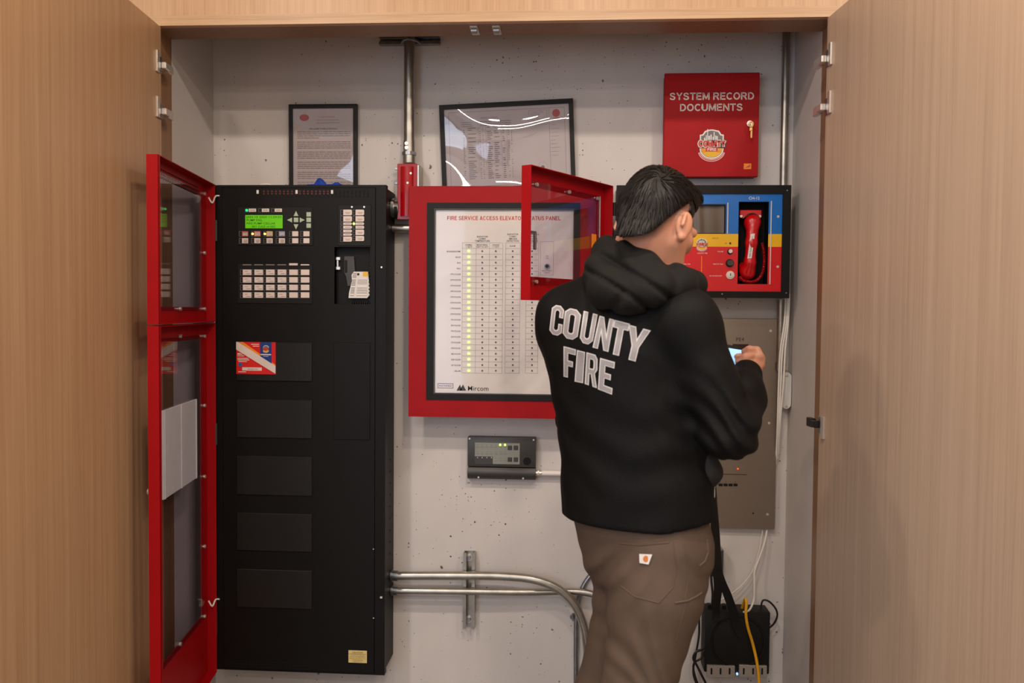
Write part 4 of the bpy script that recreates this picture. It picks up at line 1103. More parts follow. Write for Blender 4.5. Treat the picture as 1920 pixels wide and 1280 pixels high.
obj('blue_band', band(BLUE, zy1, pf[3], [pn, pw]), PB)
obj('yellow_band', band(YELLOW, zy0, zy1, [pn]), PB)
redb = obj('red_band', band(PRED, pf[2], zy0, [pn]), PB)
g = G(NICHE).box(pn[0]-.002, pn[1]+.002, PFY+.056, PFY+.060, pn[2]-.002, pn[3]+.002)
for b in ((pn[0]-.002, pn[0], pn[2], pn[3]), (pn[1], pn[1]+.002, pn[2], pn[3]), (pn[0], pn[1], pn[3], pn[3]+.002), (pn[0], pn[1], pn[2]-.002, pn[2])): g.box(b[0], b[1], PFY+.003, PFY+.057, b[2], b[3])
obj('handset_niche', g, PB)
e = .0035
g = G(BLACK2).ring((pw[0], pw[1], pw[2], pw[3]), (pw[0]+e, pw[1]-e, pw[2]+e*.6, pw[3]-e), PFY-.0005, PFY+.010); obj('display_bezel', g, PB)
vs = []; fs = []; nu = 64
for j, z in enumerate(np.linspace(pw[2], pw[3], 6)):
    for k in range(nu+1):
        u = k/nu; t_ = (z-pw[2])/(pw[3]-pw[2])
        vs.append((pw[0]+u*(pw[1]-pw[0]), PFY+.012-.003*math.sin(u*38+.9*math.sin(u*9)+t_*t_*1.2)*(.6+.4*math.sin(u*13)), z))
fs = [[j*(nu+1)+k, j*(nu+1)+k+1, (j+1)*(nu+1)+k+1, (j+1)*(nu+1)+k] for j in range(5) for k in range(nu)]
obj('display_window', G(DISPREFL).add(vs, fs, True), PB)  # wavy relief and brown colour imitate a reflection in the display
for x, y0, y1 in ((1364, 380, 438), (1444.5, 377, 533)):
    b = rect(x-.9, y0, x+.9, y1, PFY); obj('cover_edge', G(CLEARP).box(b[0], b[1], PFY-.004, PFY, b[2], b[3]), PB)  # pale colour stands for the highlight along the clear cover's edge
g = G(WHITE); p = at(1414, 371.3, PFY); g.text('CH-12', p.x, p.z, .0085, PFY-.0005, width=.032, bold=.003)
for x, y, s_, wd in ((1350.5, 471.5, 'VOLUME', .018), (1346.5, 495, 'PUSH TO TALK', .030), (1342, 517, 'KEY ACTIVATE ONLY', .038), (1287, 495, 'LINE ON', .022), (1290, 517, 'LOW AC', .02), (1317, 474.5, 'COUNTY FIRE', .03)):
    p = at(x, y, PFY); g.text(s_, p.x, p.z, .0036, PFY-.0005, width=wd)
g.m(INK)
for x, y, s_, wd in ((1341, 446.5, 'CH-12', .018), (1290, 446.5, 'CH-12', .016), (1361, 456, 'ON', .006), (1270, 446.5, 'CH-1', .016)):
    p = at(x, y, PFY); g.text(s_, p.x, p.z, .0042, PFY-.0005, width=wd)
g.m(ORANGE); b = rect(1314.6, 480, 1315.8, 543, PFY); g.box(b[0], b[1], PFY-.0004, PFY, b[2], b[3])
obj('print', g, PB)
p = at(1315.5, 457.5, PFY); emblem(PB, p.x, p.z, .040, PFY)
p = at(1369, 456, PFY); obj('indicator_light', G(INK).disc(p.x, p.z, .0030, PFY-.002, PFY, 10), PB)
p = at(1369, 471, PFY); obj('push_button', G(BLACK2).disc(p.x-.001, p.z-.001, .0085, PFY-.003, PFY, 18).m(CHROME).disc(p.x, p.z, .006, PFY-.008, PFY, 16), PB)
p = at(1368, 493, PFY); obj('rotary_knob', G(BLACK2).disc(p.x, p.z, .012, PFY-.006, PFY, 20).m(GREYDK).disc(p.x, p.z, .009, PFY-.014, PFY, 16).box(p.x-.0015, p.x+.0015, PFY-.016, PFY, p.z-.008, p.z+.008), PB)
p = at(1369, 515.5, PFY); obj('key_lock', G(KEYW).disc(p.x, p.z, .0125, PFY-.004, PFY, 22).m(CHROME).disc(p.x, p.z, .008, PFY-.007, PFY, 18).m(INK).box(p.x-.0012, p.x+.0012, PFY-.0075, PFY, p.z-.003, p.z+.005), PB)
for px, py in ((1459, 406), (1458, 500)): p = at(px, py, PFY); screw(PB, p.x, p.z, PFY, .004)
for px, py in ((1476, 357), (1474, 549), (1354, 551)): p = at(px, py, PBY); screw(PB, p.x, p.z, PBY, .0022, STEELB)
# open glazed red door of the telephone station
h2 = (at(1150, 348, PBY-.006).x, PBY-.006); f2 = (-.1037, -.5187)
d2 = Vector((f2[0]-h2[0], f2[1]-h2[1], 0)); L2 = d2.length; d2n = d2.normalized()
n2 = Vector((d2n.y, -d2n.x, 0))
if n2.x < 0: n2 = -n2
if n2.dot(Vector((0-h2[0], CAM[1]-h2[1], 0))) < 0: n2 = -n2      # inside of the open door looks at the viewer
M2 = Matrix(((d2n.x, -n2.x, 0, h2[0]), (d2n.y, -n2.y, 0, h2[1]), (0, 0, 1, 0), (0, 0, 0, 1)))
z1 = at(1150, 348.5, PBY-.006).z; z0 = at(972, 562, -.522).z
bk2 = (h2[0]-n2.x*(LIP-.004), h2[1]-n2.y*(LIP-.004))
ua, zt = on_door(1124, 367, bk2, d2); _, zt = on_door(1000, 339, bk2, d2); _, zb = on_door(1003, 534, bk2, d2)
ub = L2-.012
g = G(RED); t = .002
g.ring((0, L2, z0, z1), (ua+.02, ub-.01, zb+.022, zt-.016), LIP-t, LIP)
g.box(0, t, 0, LIP-t, z0, z1); g.box(L2-t, L2, 0, LIP-t, z0, z1); g.box(t, L2-t, 0, LIP-t, z1-t, z1); g.box(t, L2-t, 0, LIP-t, z0, z0+t)
pd = obj('open_door', g.xf(M2), PB); pd['label'] = 'red door with clear window swung open'
obj('window_pane', G(PANE).box(ua, ub, LIP-.006, LIP-.003, zb, zt).xf(M2), pd)
obj('pane_edge', G(CLEARP).box(ua-.0012, ua, LIP-.007, LIP-.003, zb, zt).xf(M2), pd)
for px, py in ((1004, 346), (1065, 360), (1118, 372), (1003, 528)):
    u, z = on_door(px, py, bk2, d2); obj('screw', G(CHROME).disc(u, z, .005, LIP-.012, LIP-.006, 10).xf(M2), pd)
u, z = on_door(1112, 452, bk2, d2); obj('orange_sticker', G(ORANGE).box(u-.013, u+.013, LIP-.008, LIP-.0065, z-.021, z+.021).xf(M2), pd)
u, z = on_door(1141, 401, bk2, d2); obj('blue_label', G(BLUE).prism([(u-.016, z-.008), (u+.016, z-.008), (u+.004, z+.010)][::1], LIP-.0045, LIP-.002).xf(M2), pd)
u, z = on_door(986, 436, bk2, d2)
g = G(STEELB).box(L2-.030, L2-.001, .004, .012, z-.004, z+.004, .001).box(L2-.036, L2-.028, .004, .010, z-.045, z+.004, .001); obj('latch', g.xf(M2), pd)
for y_ in (392, 440): a_ = at(1152, y_, PBY-.004); obj('hinge', G(BLACK2).tube([(a_.x, PBY-.005, a_.z-.02), (a_.x, PBY-.005, a_.z+.02)], .005, 10), PB)

#@@RIGHTLOW
# stainless panel on the wall behind the arm
IY = -.022
a = rect(1288, 597, 1456.5, 990, IY)
IN = thing('stainless_panel', 'brushed stainless access plate on the wall behind the raised forearm', 'panel', ((a[0]+a[1])/2, 0, a[2]))
obj('plate', G(INOX).box(a[0], a[1], -.001, IY, a[2], a[3], .001), IN)
for px, py in ((1445, 620), (1442, 793), (1439, 964), (1300, 620), (1300, 964)): p = at(px, py, IY); screw(IN, p.x, p.z, IY, .0042)
b = rect(1373.5, 645, 1403, 664, IY); obj('display', G(mat('dark_red_window', (44, 8, 10), .12, var=0)).box(b[0], b[1], IY-.002, IY, b[2], b[3]), IN)
g = G(INK); p = at(1387.5, 636, IY); g.text('PE4', p.x, p.z, .0115, IY-.0005, width=.024)
for k in range(4): p = at(1351+k*9.3, 902.5, IY); g.text(str(k+1), p.x, p.z, .0038, IY-.0005)
b = rect(1330, 888.2, 1400, 889.4, IY); g.box(b[0], b[1], IY-.0004, IY, b[2], b[3])
obj('print', g, IN)
for k in range(4): p = at(1351+k*9.3, 908.5, IY); obj('toggle_switch', G(BLACK2).box(p.x-.006, p.x+.006, IY-.006, IY, p.z-.0038, p.z+.0038, .001), IN)
p = at(1383.5, 878.5, IY); obj('indicator_light', G(REDLED).disc(p.x, p.z, .0022, IY-.002, IY, 8), IN)
p = at(1412, 962, IY); obj('key_hole', G(DARKHOLE).disc(p.x, p.z, .003, IY-.0006, IY, 8), IN)
# outlet box behind the strap
a = rect(1343, 1030, 1357, 1082, -.045)
OB = thing('outlet_box', 'small grey outlet box on the wall behind the black strap', 'box', ((a[0]+a[1])/2, 0, a[2]))
obj('box', G(STEELB).box(a[0]-.02, a[1], -.001, -.045, a[2], a[3], .004, 2), OB)
obj('cover', G(GREYDK).box(a[0]-.018, a[1]-.002, -.045, -.048, a[2]+.003, a[3]-.003, .001), OB)
# black box with metal feet strips
BY = -.075
a = rect(1321, 1146, 1443.5, 1262, BY)
NB = thing('network_box', 'black wall mounted equipment box with cables plugged into its top', 'box', ((a[0]+a[1])/2, 0, a[2]))
zt = a[3]
obj('case', G(BLACK2).box(a[0], a[1], -.002, BY, a[2], zt, .004, 2), NB)
cx, cz = (a[0]+a[1])/2+.002, (a[2]+zt)/2+.002
ring_pts = [(cx+.082*math.cos(t_), BY-.0005, cz+.082*math.sin(t_)) for t_ in np.linspace(0, 6.2832, 40, endpoint=False)]
obj('embossed_ring', G(BLACK2).tube(ring_pts, .0035, 6, True), NB)
for b0, b1, sl in ((1325.5, 1378, (1334, 1351, 1368)), (1386, 1438, (1394.5, 1412, 1429))):
    b = rect(b0, 1247.5, b1, 1270, BY-.008)
    o = obj('foot_bracket', G(mat('pale_bracket', (176, 168, 160), .4, .6, var=.04)).box(b[0], b[1], BY-.008, BY+.001, b[2], b[3], .001), NB)
    g = G(DARKHOLE)
    for s_ in sl:
        q = at(s_, 1258, BY-.008); g.prism([(q.x+.0028*math.cos(t_), q.z+(.0075 if math.sin(t_) > 0 else -.0075)+.0028*math.sin(t_)) for t_ in np.linspace(.1, 6.38, 12, endpoint=False)], BY-.0086, BY-.007)
    obj('slot', g, o)
q = at(1382, 1262.5, BY); obj('indicator_light', G(BLUELED).disc(q.x, q.z, .0028, BY-.003, BY+.001, 8, .004), NB)
g = G(BLACK2)
for px in (1330, 1341, 1358): q = at(px, 1138, -.05); g.box(q.x-.006, q.x+.006, -.055, -.035, zt-.001, zt+.012, .001)
obj('socket', g, NB)
q = at(1397, 1140, -.05); ZT = zt
cable('yellow_cable', 'yellow data cable looping out of the black box and down its front', [(q.x-.008, -.045, ZT+.001), at(1395, 1128, -.06), at(1398, 1122, -.075), at(1399.5, 1132, -.085), at(1398.5, 1150, -.09), at(1402, 1175, -.09), at(1411, 1205, -.09), at(1419, 1240, -.095), at(1423, 1275, -.10), at(1424, 1330, -.11), Vector((at(1424, 1330, -.11).x, -.13, .004))], pxr(2.7, -.08), WIREY)
cable('white_cable', 'thicker white cable dropping from the stainless plate to the black box', [at(1438, 992, -.012), at(1434, 1015, -.02), at(1424, 1045, -.03), at(1415, 1070, -.04), at(1414.5, 1100, -.05), at(1413, 1125, -.055), at(1405, 1143, -.07), at(1394, 1147, -.082)], pxr(1.9, -.05), WIREW)
cable('white_cable', 'hair-thin white wire sagging from the stainless plate towards the strap', [at(1430, 992, -.012), at(1424, 1030, -.02), at(1412, 1068, -.024), at(1392, 1095, -.026), at(1372, 1112, -.028), at(1350, 1125, -.03)], pxr(1.0, -.03), WIREW)
cable('black_power_lead', 'black lead looping from the top of the black box round its right side', [at(1427, 1148, -.045), at(1427, 1137, -.045), at(1431, 1125, -.045), at(1443, 1128, -.045), at(1455, 1142, -.04), at(1457, 1156, -.035), at(1450, 1170, -.03), at(1440, 1178, -.03)], pxr(1.8, -.045), WIREK)
cable('black_power_lead', 'black lead dropping from the outlet box into the black box', [at(1332, 1060, -.052), at(1334, 1090, -.055), at(1336, 1115, -.055), at(1334, 1144, -.05)], pxr(2.2, -.05), WIREK)
cable('black_power_lead', 'black lead looping out left of the black box and hanging down', [at(1324, 1205, -.06), at(1318, 1216, -.075), at(1305, 1222, -.08), at(1300, 1234, -.08), at(1306, 1246, -.08), at(1316, 1266, -.08), at(1326, 1290, -.07), at(1330, 1335, -.05)], pxr(2.3, -.06), WIREK)
cable('black_power_lead', 'second black lead bunched left of the black box', [at(1319, 1222, -.065), at(1314, 1234, -.07), at(1304, 1240, -.072), at(1300, 1250, -.072), at(1304, 1270, -.07), at(1315, 1300, -.06), at(1320, 1335, -.05)], pxr(2.1, -.06), WIREK)
cable('black_power_lead', 'black lead running down behind the thigh beside the black box', [at(1309, 1135, -.03), at(1311, 1170, -.03), at(1310, 1195, -.03), at(1304, 1230, -.03), at(1300, 1262, -.03), at(1312, 1300, -.03), at(1316, 1335, -.03)], pxr(2.0, -.03), WIREK)
cable('yellow_cable', 'short piece of yellow cable low on the wall behind the thigh', [at(1240, 1258, -.02), at(1258, 1270, -.03), at(1268, 1279, -.04), at(1280, 1300, -.05), at(1290, 1335, -.06)], pxr(2.2, -.04), WIREY)
#@@PERSON
# ------------------------------------------------------------------ handset and coiled cord of the telephone station
class Sdf:
    """smooth union of tapered capsules and ellipsoids, turned into one continuous surface"""
    def __init__(s): s.p = []
    def cap(s, a, b, ra, rb=None, k=.02, A=None, ratio=1.0):
        s.p.append(('c', np.array(a, float), np.array(b, float), float(ra), float(ra if rb is None else rb), k, A, ratio)); return s
    def chain(s, pts, rs, k=.02, A=None, ratio=1.0):
        for i in range(len(pts)-1): s.cap(pts[i], pts[i+1], rs[i], rs[i+1], k, A, ratio)
        return s
    def ell(s, c, ax, r, k=.02):
        s.p.append(('e', np.array(c, float), np.array(ax, float), np.array(r, float), k)); return s
    def mesh(s, h, disp=None, cut=None):
        lo = np.full(3, 1e9); hi = -lo; bb = []
        for q in s.p:
            if q[0] == 'c': R = max(q[3], q[4]); a = np.minimum(q[1], q[2])-R; b = np.maximum(q[1], q[2])+R
            else: R = q[3].max(); a = q[1]-R; b = q[1]+R
            bb.append((a, b)); lo = np.minimum(lo, a); hi = np.maximum(hi, b)
        lo = lo-4*h; n = np.ceil((hi+4*h-lo)/h).astype(int)+1
        F = np.full(n, 1.0, np.float32)
        ax_ = [lo[i]+h*np.arange(n[i]) for i in range(3)]
        for q, (a, b) in zip(s.p, bb):
            k = q[4] if q[0] == 'e' else q[5]; m = k+3*h
            i0 = np.maximum(0, np.floor((a-m-lo)/h)).astype(int); i1 = np.minimum(n, np.ceil((b+m-lo)/h).astype(int)+1)
            sl = tuple(slice(i0[i], i1[i]) for i in range(3))
            X, Y, Z = np.meshgrid(*[ax_[i][sl[i]].astype(np.float32) for i in range(3)], indexing='ij')
            if q[0] == 'c':
                a_, b_, ra, rb, A, ratio = q[1], q[2], q[3], q[4], q[6], q[7]
                if A is not None and ratio != 1.0:      # flatten along the depth axis
                    B = np.array([-A[1], A[0], 0.0])
                    def tr(x, y, z): u = x*A[0]+y*A[1]; v = (x*B[0]+y*B[1])/ratio; return u, v, z
                    X, Y, Z = tr(X, Y, Z); a_ = np.array(tr(*a_)); b_ = np.array(tr(*b_))
                d = b_-a_; L = float(d@d)+1e-12
                t = np.clip(((X-a_[0])*d[0]+(Y-a_[1])*d[1]+(Z-a_[2])*d[2])/L, 0, 1)
                D = np.sqrt((X-a_[0]-t*d[0])**2+(Y-a_[1]-t*d[1])**2+(Z-a_[2]-t*d[2])**2)-(ra+(rb-ra)*t)
                if ratio < 1: D = D*(.5+.5*ratio)
            else:
                c, ax, r = q[1], q[2], q[3]
                u = [((X-c[0])*ax[i][0]+(Y-c[1])*ax[i][1]+(Z-c[2])*ax[i][2]) for i in range(3)]
                k0 = np.sqrt(sum((u[i]/r[i])**2 for i in range(3))); k1 = np.sqrt(sum((u[i]/r[i]**2)**2 for i in range(3)))+1e-9
                D = k0*(k0-1)/k1
            hh = np.clip(.5+.5*(F[sl]-D)/k, 0, 1)
            F[sl] = F[sl]*(1-hh)+D*hh-k*hh*(1-hh)
        if disp is not None or cut is not None:
            X, Y, Z = np.meshgrid(*[a.astype(np.float32) for a in ax_], indexing='ij')
            if disp is not None: F = F+disp(X, Y, Z)
            if cut is not None: F = np.maximum(F, cut(X, Y, Z))
        return nets(F, lo, h)
def nets(F, lo, h):
    S = F < 0; n = F.shape
    c = [(i, j, k) for i in (0, 1) for j in (0, 1) for k in (0, 1)]
    v = lambda A, o: A[o[0]:n[0]-1+o[0], o[1]:n[1]-1+o[1], o[2]:n[2]-1+o[2]]
    cnt = sum(v(S, o).astype(np.int8) for o in c)
    act = (cnt > 0) & (cnt < 8); ids = np.argwhere(act)
    idx = np.full(act.shape, -1, np.int64); idx[act] = np.arange(len(ids))
    pos = np.zeros((len(ids), 3)); num = np.zeros(len(ids))
    for a in c:
        for axn in range(3):
            if a[axn]: continue
            b = list(a); b[axn] = 1
            fa = F[tuple((ids+a).T)].astype(float); fb = F[tuple((ids+b).T)].astype(float)
            m = (fa < 0) != (fb < 0)
            t = np.where(m, fa/np.where(m, fa-fb, 1), 0)
            q = np.tile(np.array(a, float), (len(ids), 1)); q[:, axn] = t
            pos[m] += q[m]; num[m] += 1
    V = lo+h*(ids+pos/num[:, None])
    quads = []
    for axn in range(3):
        s0 = [slice(1, -1)]*3; s0[axn] = slice(0, n[axn]-1); s1 = list(s0); s1[axn] = slice(1, n[axn])
        A_, B_ = S[tuple(s0)], S[tuple(s1)]
        e = np.argwhere(A_ != B_); 
        if not len(e): continue
        ins = A_[tuple(e.T)]
        e = e+[0 if i == axn else 1 for i in range(3)]
        u, w_ = [(1, 2), (2, 0), (0, 1)][axn]
        du = np.zeros(3, int); du[u] = 1; dw = np.zeros(3, int); dw[w_] = 1
        q = np.stack([idx[tuple((e-du-dw).T)], idx[tuple((e-dw).T)], idx[tuple(e.T)], idx[tuple((e-du).T)]], 1)
        q[~ins] = q[~ins][:, ::-1]; quads.append(q)
    return V, np.concatenate(quads)
def sdf_obj(name, VF, m, parent=None, loc=None, smooth=2):
    V, Fq = VF
    if smooth:                      # light relaxing of the surface
        E = np.concatenate([Fq[:, [0, 1]], Fq[:, [1, 2]], Fq[:, [2, 3]], Fq[:, [3, 0]]]); E = np.concatenate([E, E[:, ::-1]])
        deg = np.bincount(E[:, 0], minlength=len(V))[:, None]
        for _ in range(smooth):
            nb = np.stack([np.bincount(E[:, 0], weights=V[E[:, 1], i], minlength=len(V)) for i in range(3)], 1)/deg
            V = V*.5+nb*.5
    me = bpy.data.meshes.new(name)
    if loc is not None: off = np.array(loc, float)
    else: off = np.array(parent['_o']) if parent is not None else np.zeros(3)
    me.vertices.add(len(V)); me.vertices.foreach_set('co', (V-off).astype(np.float32).ravel())
    me.loops.add(Fq.size); me.loops.foreach_set('vertex_index', Fq.astype(np.int32).ravel())
    me.polygons.add(len(Fq)); me.polygons.foreach_set('loop_start', np.arange(0, Fq.size, 4, dtype=np.int32))
    me.polygons.foreach_set('use_smooth', np.ones(len(Fq), bool))
    me.materials.append(m); me.update(); me.validate()
    o = bpy.data.objects.new(name, me); COL.objects.link(o); o['_o'] = tuple(float(x) for x in off)
    if parent is not None: o.parent = parent
    if loc is not None: o.location = loc
    return o, V, Fq
def J(px, py, Y): return np.array(at(px, py, Y))
def noise3(X, Y, Z, f, seed=0):
    r = np.random.RandomState(seed); out = 0
    for i in range(5):
        d = r.normal(size=3); d /= np.linalg.norm(d); ph = r.rand()*6.28
        out = out+np.sin((X*d[0]+Y*d[1]+Z*d[2])*f*(.7+.6*r.rand())+ph)
    return out/5

HRED = mat('red_handset_plastic', (196, 6, 18), .25, var=.03, coat=.4)
hy = PFY+.022
s = Sdf()
top, bot = J(1410, 420, hy), J(1405, 506, hy)
s.chain([J(1411, 428, hy-.012), J(1409, 455, hy-.020), J(1406, 492, hy-.018), J(1405, 512, hy-.004)], [.019, .0165, .0165, .018], .012)
s.cap(J(1411, 417, hy-.004), J(1411, 417, hy+.012), .026, .024, .010)
s.cap(J(1399, 508, hy-.002), J(1398, 509, hy+.012), .022, .020, .012)
s.cap(J(1393, 499, hy+.008), J(1392, 499, hy+.016), .013, .012, .008)
HSl = thing('red_handset', 'red telephone handset with coiled cord hanging in the niche', 'telephone', tuple(J(1408, 525, hy)))
sdf_obj('grip', s.mesh(.0025), HRED, HSl)
g = G(CLEARP); p = at(1411, 408, hy-.028)
vs = []
for k in range(15):
    t_ = math.pi*(.14+.72*k/14); vs += [(p.x+.0275*math.cos(t_), hy-.022, p.z-.012+.0275*math.sin(t_)), (p.x+.0275*math.cos(t_), hy+.004, p.z-.012+.0275*math.sin(t_))]
g.add(vs, [[2*k, 2*k+1, 2*k+3, 2*k+2] for k in range(14)], True); obj('earpiece_trim', g, HSl)
g = G(HRED); b = rect(1386, 394, 1427, 409, PFY+.03); g.box(b[0], b[1], PFY+.020, PFY+.055, b[2], b[3], .002); obj('cradle', g, PB)
for px in (1389.5, 1424.5): p = at(px, 405.5, PFY+.02); obj('screw', G(CHROME).disc(p.x, p.z, .004, PFY+.016, PFY+.021, 10), PB)
a_, b_ = at(1411.5, 438, hy-.0375), at(1405.5, 484, hy-.036)
dv = (b_-a_).normalized(); sd = Vector((dv.z, 0, -dv.x)).normalized()*-.0062
sd2 = Vector((.0062, 0, .0008))
g = G(WHITE); g.add([a_-sd2, a_+sd2, b_+sd2, b_-sd2, a_-sd2+Vector((0, .003, 0)), a_+sd2+Vector((0, .003, 0)), b_+sd2+Vector((0, .003, 0)), b_-sd2+Vector((0, .003, 0))], [(3, 2, 1, 0), (4, 5, 6, 7), (0, 1, 5, 4), (1, 2, 6, 5), (2, 3, 7, 6), (3, 0, 4, 7)])
tx = G(INKG).text('FIRE WARDEN PHONE', 0, 0, .005, 0, width=.066)
mid = (a_+b_)/2; ang = math.atan2(b_.z-a_.z, b_.x-a_.x)+math.pi
tx.xf(Matrix.Translation(mid+Vector((0, -.0006, 0))) @ Matrix.Rotation(-ang, 4, 'Y'))
lab_ = obj('label_strip', g, HSl); obj('print', tx, lab_)
path = spline([J(1404, 522, hy+.004), J(1390, 524, hy+.004), J(1388, 519, hy-.005), J(1394, 526, hy-.008), J(1408, 528.5, hy-.008), J(1421, 524, hy-.006), J(1430, 510, hy), J(1433, 490, hy+.004), J(1432, 472, hy+.010), J(1429, 456, hy+.02)], 14)
hel = []; cum = 0
for k in range(len(path)-1):
    p_, q_ = path[k], path[k+1]; t_ = (q_-p_).normalized(); N_ = t_.cross(Vector((0, 1, 0))).normalized(); B_ = t_.cross(N_)
    for j in range(6):
        w_ = p_.lerp(q_, j/6); ph = cum/.0042*2*math.pi; hel.append(w_+.0042*(math.cos(ph)*N_+math.sin(ph)*B_)); cum += (q_-p_).length/6
obj('coiled_cord', G(HRED).tube(hel, .0012, 5), HSl)

# ------------------------------------------------------------------ the person
SKIN, N_, L_, B_ = base('skin')
at_ = N_.new('ShaderNodeAttribute'); at_.attribute_name = 'fade'
mx_ = N_.new('ShaderNodeMixRGB'); mx_.inputs[1].default_value = srgb((196, 138, 112))+(1,); mx_.inputs[2].default_value = srgb((44, 34, 28))+(1,)
L_.new(at_.outputs['Fac'], mx_.inputs[0]); L_.new(mx_.outputs[0], B_.inputs['Base Color'])
B_.inputs['Roughness'].default_value = .5; B_.inputs['Subsurface Weight'].default_value = .12
B_.inputs['Subsurface Radius'].default_value = (.01, .004, .002); B_.inputs['Subsurface Scale'].default_value = .5
JACK = mat('black_softshell', (6, 6, 7), .7, var=.10, scale=12, bump=.25, bscale=260, spec=.2)
HOODM = mat('black_fleece_knit', (15, 14, 13), .85, var=.16, scale=20, bump=.3, bscale=420, spec=.3)
HAIRM = mat('dark_brown_hair', (22, 17, 14), .5, var=.25, scale=120, spec=.3)
PANT = mat('brown_canvas', (92, 76, 65), .82, var=.08, scale=16, bump=.25, bscale=700, spec=.25)
PANTS_SEAM = mat('brown_stitching', (92, 74, 62), .85, var=.05)
SILV = mat('reflective_grey_print', (150, 146, 148), .45, var=.05, scale=40)
LTRIM = mat('light_print_edge', (208, 202, 202), .5, var=.02)

PH, TH = math.radians(35), math.radians(27)
Fw = np.array([math.sin(PH)*math.cos(TH), math.cos(PH)*math.cos(TH), -math.sin(TH)])
Upv = np.array([math.sin(PH)*math.sin(TH), math.cos(PH)*math.sin(TH), math.cos(TH)])
Rt = np.array([math.cos(PH), -math.sin(PH), 0.0])
HY = -.935
S0 = J(1236, 396, HY)
H_ = lambda r, f, u: S0+Rt*r+Fw*f+Upv*u
AL = math.radians(24)
TA = np.array([math.cos(AL), -math.sin(AL), 0.0])       # across the shoulders, right side nearer
body = Sdf()
# trunk and limbs inside the clothes
T0, T1, T2, T3 = J(1205, 545, -.93), J(1168, 650, -.92), J(1184, 790, -.93), J(1198, 960, -.935)
SL, SR = J(1064, 596, -.86), J(1287, 606, -1.02)
EL, ER = J(1092, 785, -.70), J(1368, 806, -1.05)
WL, WR = J(1318, 722, -.70), J(1400, 706, -.90)
body.chain([T0, T1, T2, T3], [.09, .135, .12, .128], .05, TA, .64)
body.chain([SL, EL, WL], [.045, .038, .026], .02); body.chain([SR, ER, WR], [.045, .038, .027], .02)
LEGL = [J(1166, 1010, -.88), J(1186, 1100, -.86), J(1142, 1310, -.85), J(1104, 1690, -.80)]
LEGR = [J(1240, 1040, -.965), J(1228, 1110, -.98), J(1192, 1320, -1.0), J(1192, 1700, -.94)]
body.chain(LEGL, [.075, .066, .054, .038], .02); body.chain(LEGR, [.08, .072, .054, .038], .02)
NB = J(1203, 530, -.925)
body.cap(NB, H_(0, -.028, -.045), .058, .055, .035)
# skull, jaw, features
AXH = [Rt, Fw, Upv]
body.ell(H_(0, -.004, .004), AXH, (.0695, .0890, .0835), .02)
body.ell(H_(0, .030, -.055), AXH, (.055, .062, .068), .03)
body.cap(H_(-.016, .082, -.115), H_(.016, .082, -.115), .018, None, .025)
for s_ in (-1, 1):
    body.cap(H_(s_*.052, .008, -.075), H_(s_*.020, .075, -.112), .018, .016, .025)
    body.cap(H_(s_*.050, .055, -.045), H_(s_*.040, .072, -.045), .014, None, .02)
    body.cap(H_(s_*.045, .080, -.008), H_(s_*.012, .092, -.010), .010, None, .014)
    e_ = math.radians(14)*s_
    ear = H_(s_*.0745, -.010, -.044)
    ax1 = Rt*math.cos(e_*2.2)-Fw*math.sin(e_*2.2); ax2 = Fw*math.cos(e_*2.2)+Rt*math.sin(e_*2.2)
    body.ell(ear, [ax1, ax2, Upv], (.0085, .019, .031), .007)
    body.cap(ear-Fw*.014+Upv*.016+Rt*s_*.006, ear-Fw*.015-Upv*.010+Rt*s_*.006, .0045, None, .004)
    body.cap(ear+Fw*.004-Upv*.028, ear-Upv*.031, .0085, .007, .006)
body.cap(H_(0, .090, -.020), H_(0, .103, -.054), .0085, .0115, .008); body.cap(H_(-.012, .094, -.058), H_(.012, .094, -.058), .009, None, .012)
body.cap(H_(-.020, .090, -.086), H_(.020, .090, -.086), .008, None, .010); body.cap(H_(-.016, .088, -.098), H_(.016, .088, -.098), .008, None, .010)
# right hand closed round the phone: palm, four curled fingers, thumb over the top
hz = -.862
body.cap(WR, J(1404, 696, hz-.012), .026, .025, .015)
body.ell(J(1407, 684, hz), [[1, 0, 0], [0, 1, 0], [0, 0, 1]], (.025, .020, .028), .010)
for k, (px, py) in enumerate(((1426, 673), (1425.5, 683.5), (1420.5, 694))):
    r_ = (.0096, .0092, .0084)[k]; m0 = J(px, py, hz-.006); l_ = (1.05, 1.0, .82)[k]
    body.cap(J(1408, 691, hz), m0, .0115, r_+.0012, .005)
    p1_ = m0+np.array([.002, .036*l_, .003]); p2_ = p1_+np.array([-.023*l_, .010, .001]); p3_ = p2_+np.array([-.020*l_, -.006, -.001])
    body.chain([m0, p1_, p2_, p3_], [r_, r_*.92, r_*.85, r_*.75], .004)
# index finger bent over the top edge, thumb pressed along under it
body.chain([J(1408, 688, hz-.004), J(1423.5, 667, hz-.010), J(1419, 656.5, hz-.004), J(1405, 654.5, hz+.004), J(1395, 659, hz+.012)], [.011, .0098, .0090, .0082, .0072], .004)
body.chain([J(1395, 696, hz-.010), J(1392.5, 680, hz-.016), J(1398, 669.5, hz-.019), J(1409, 666.5, hz-.016)], [.0120, .0110, .0092, .0076], .004)
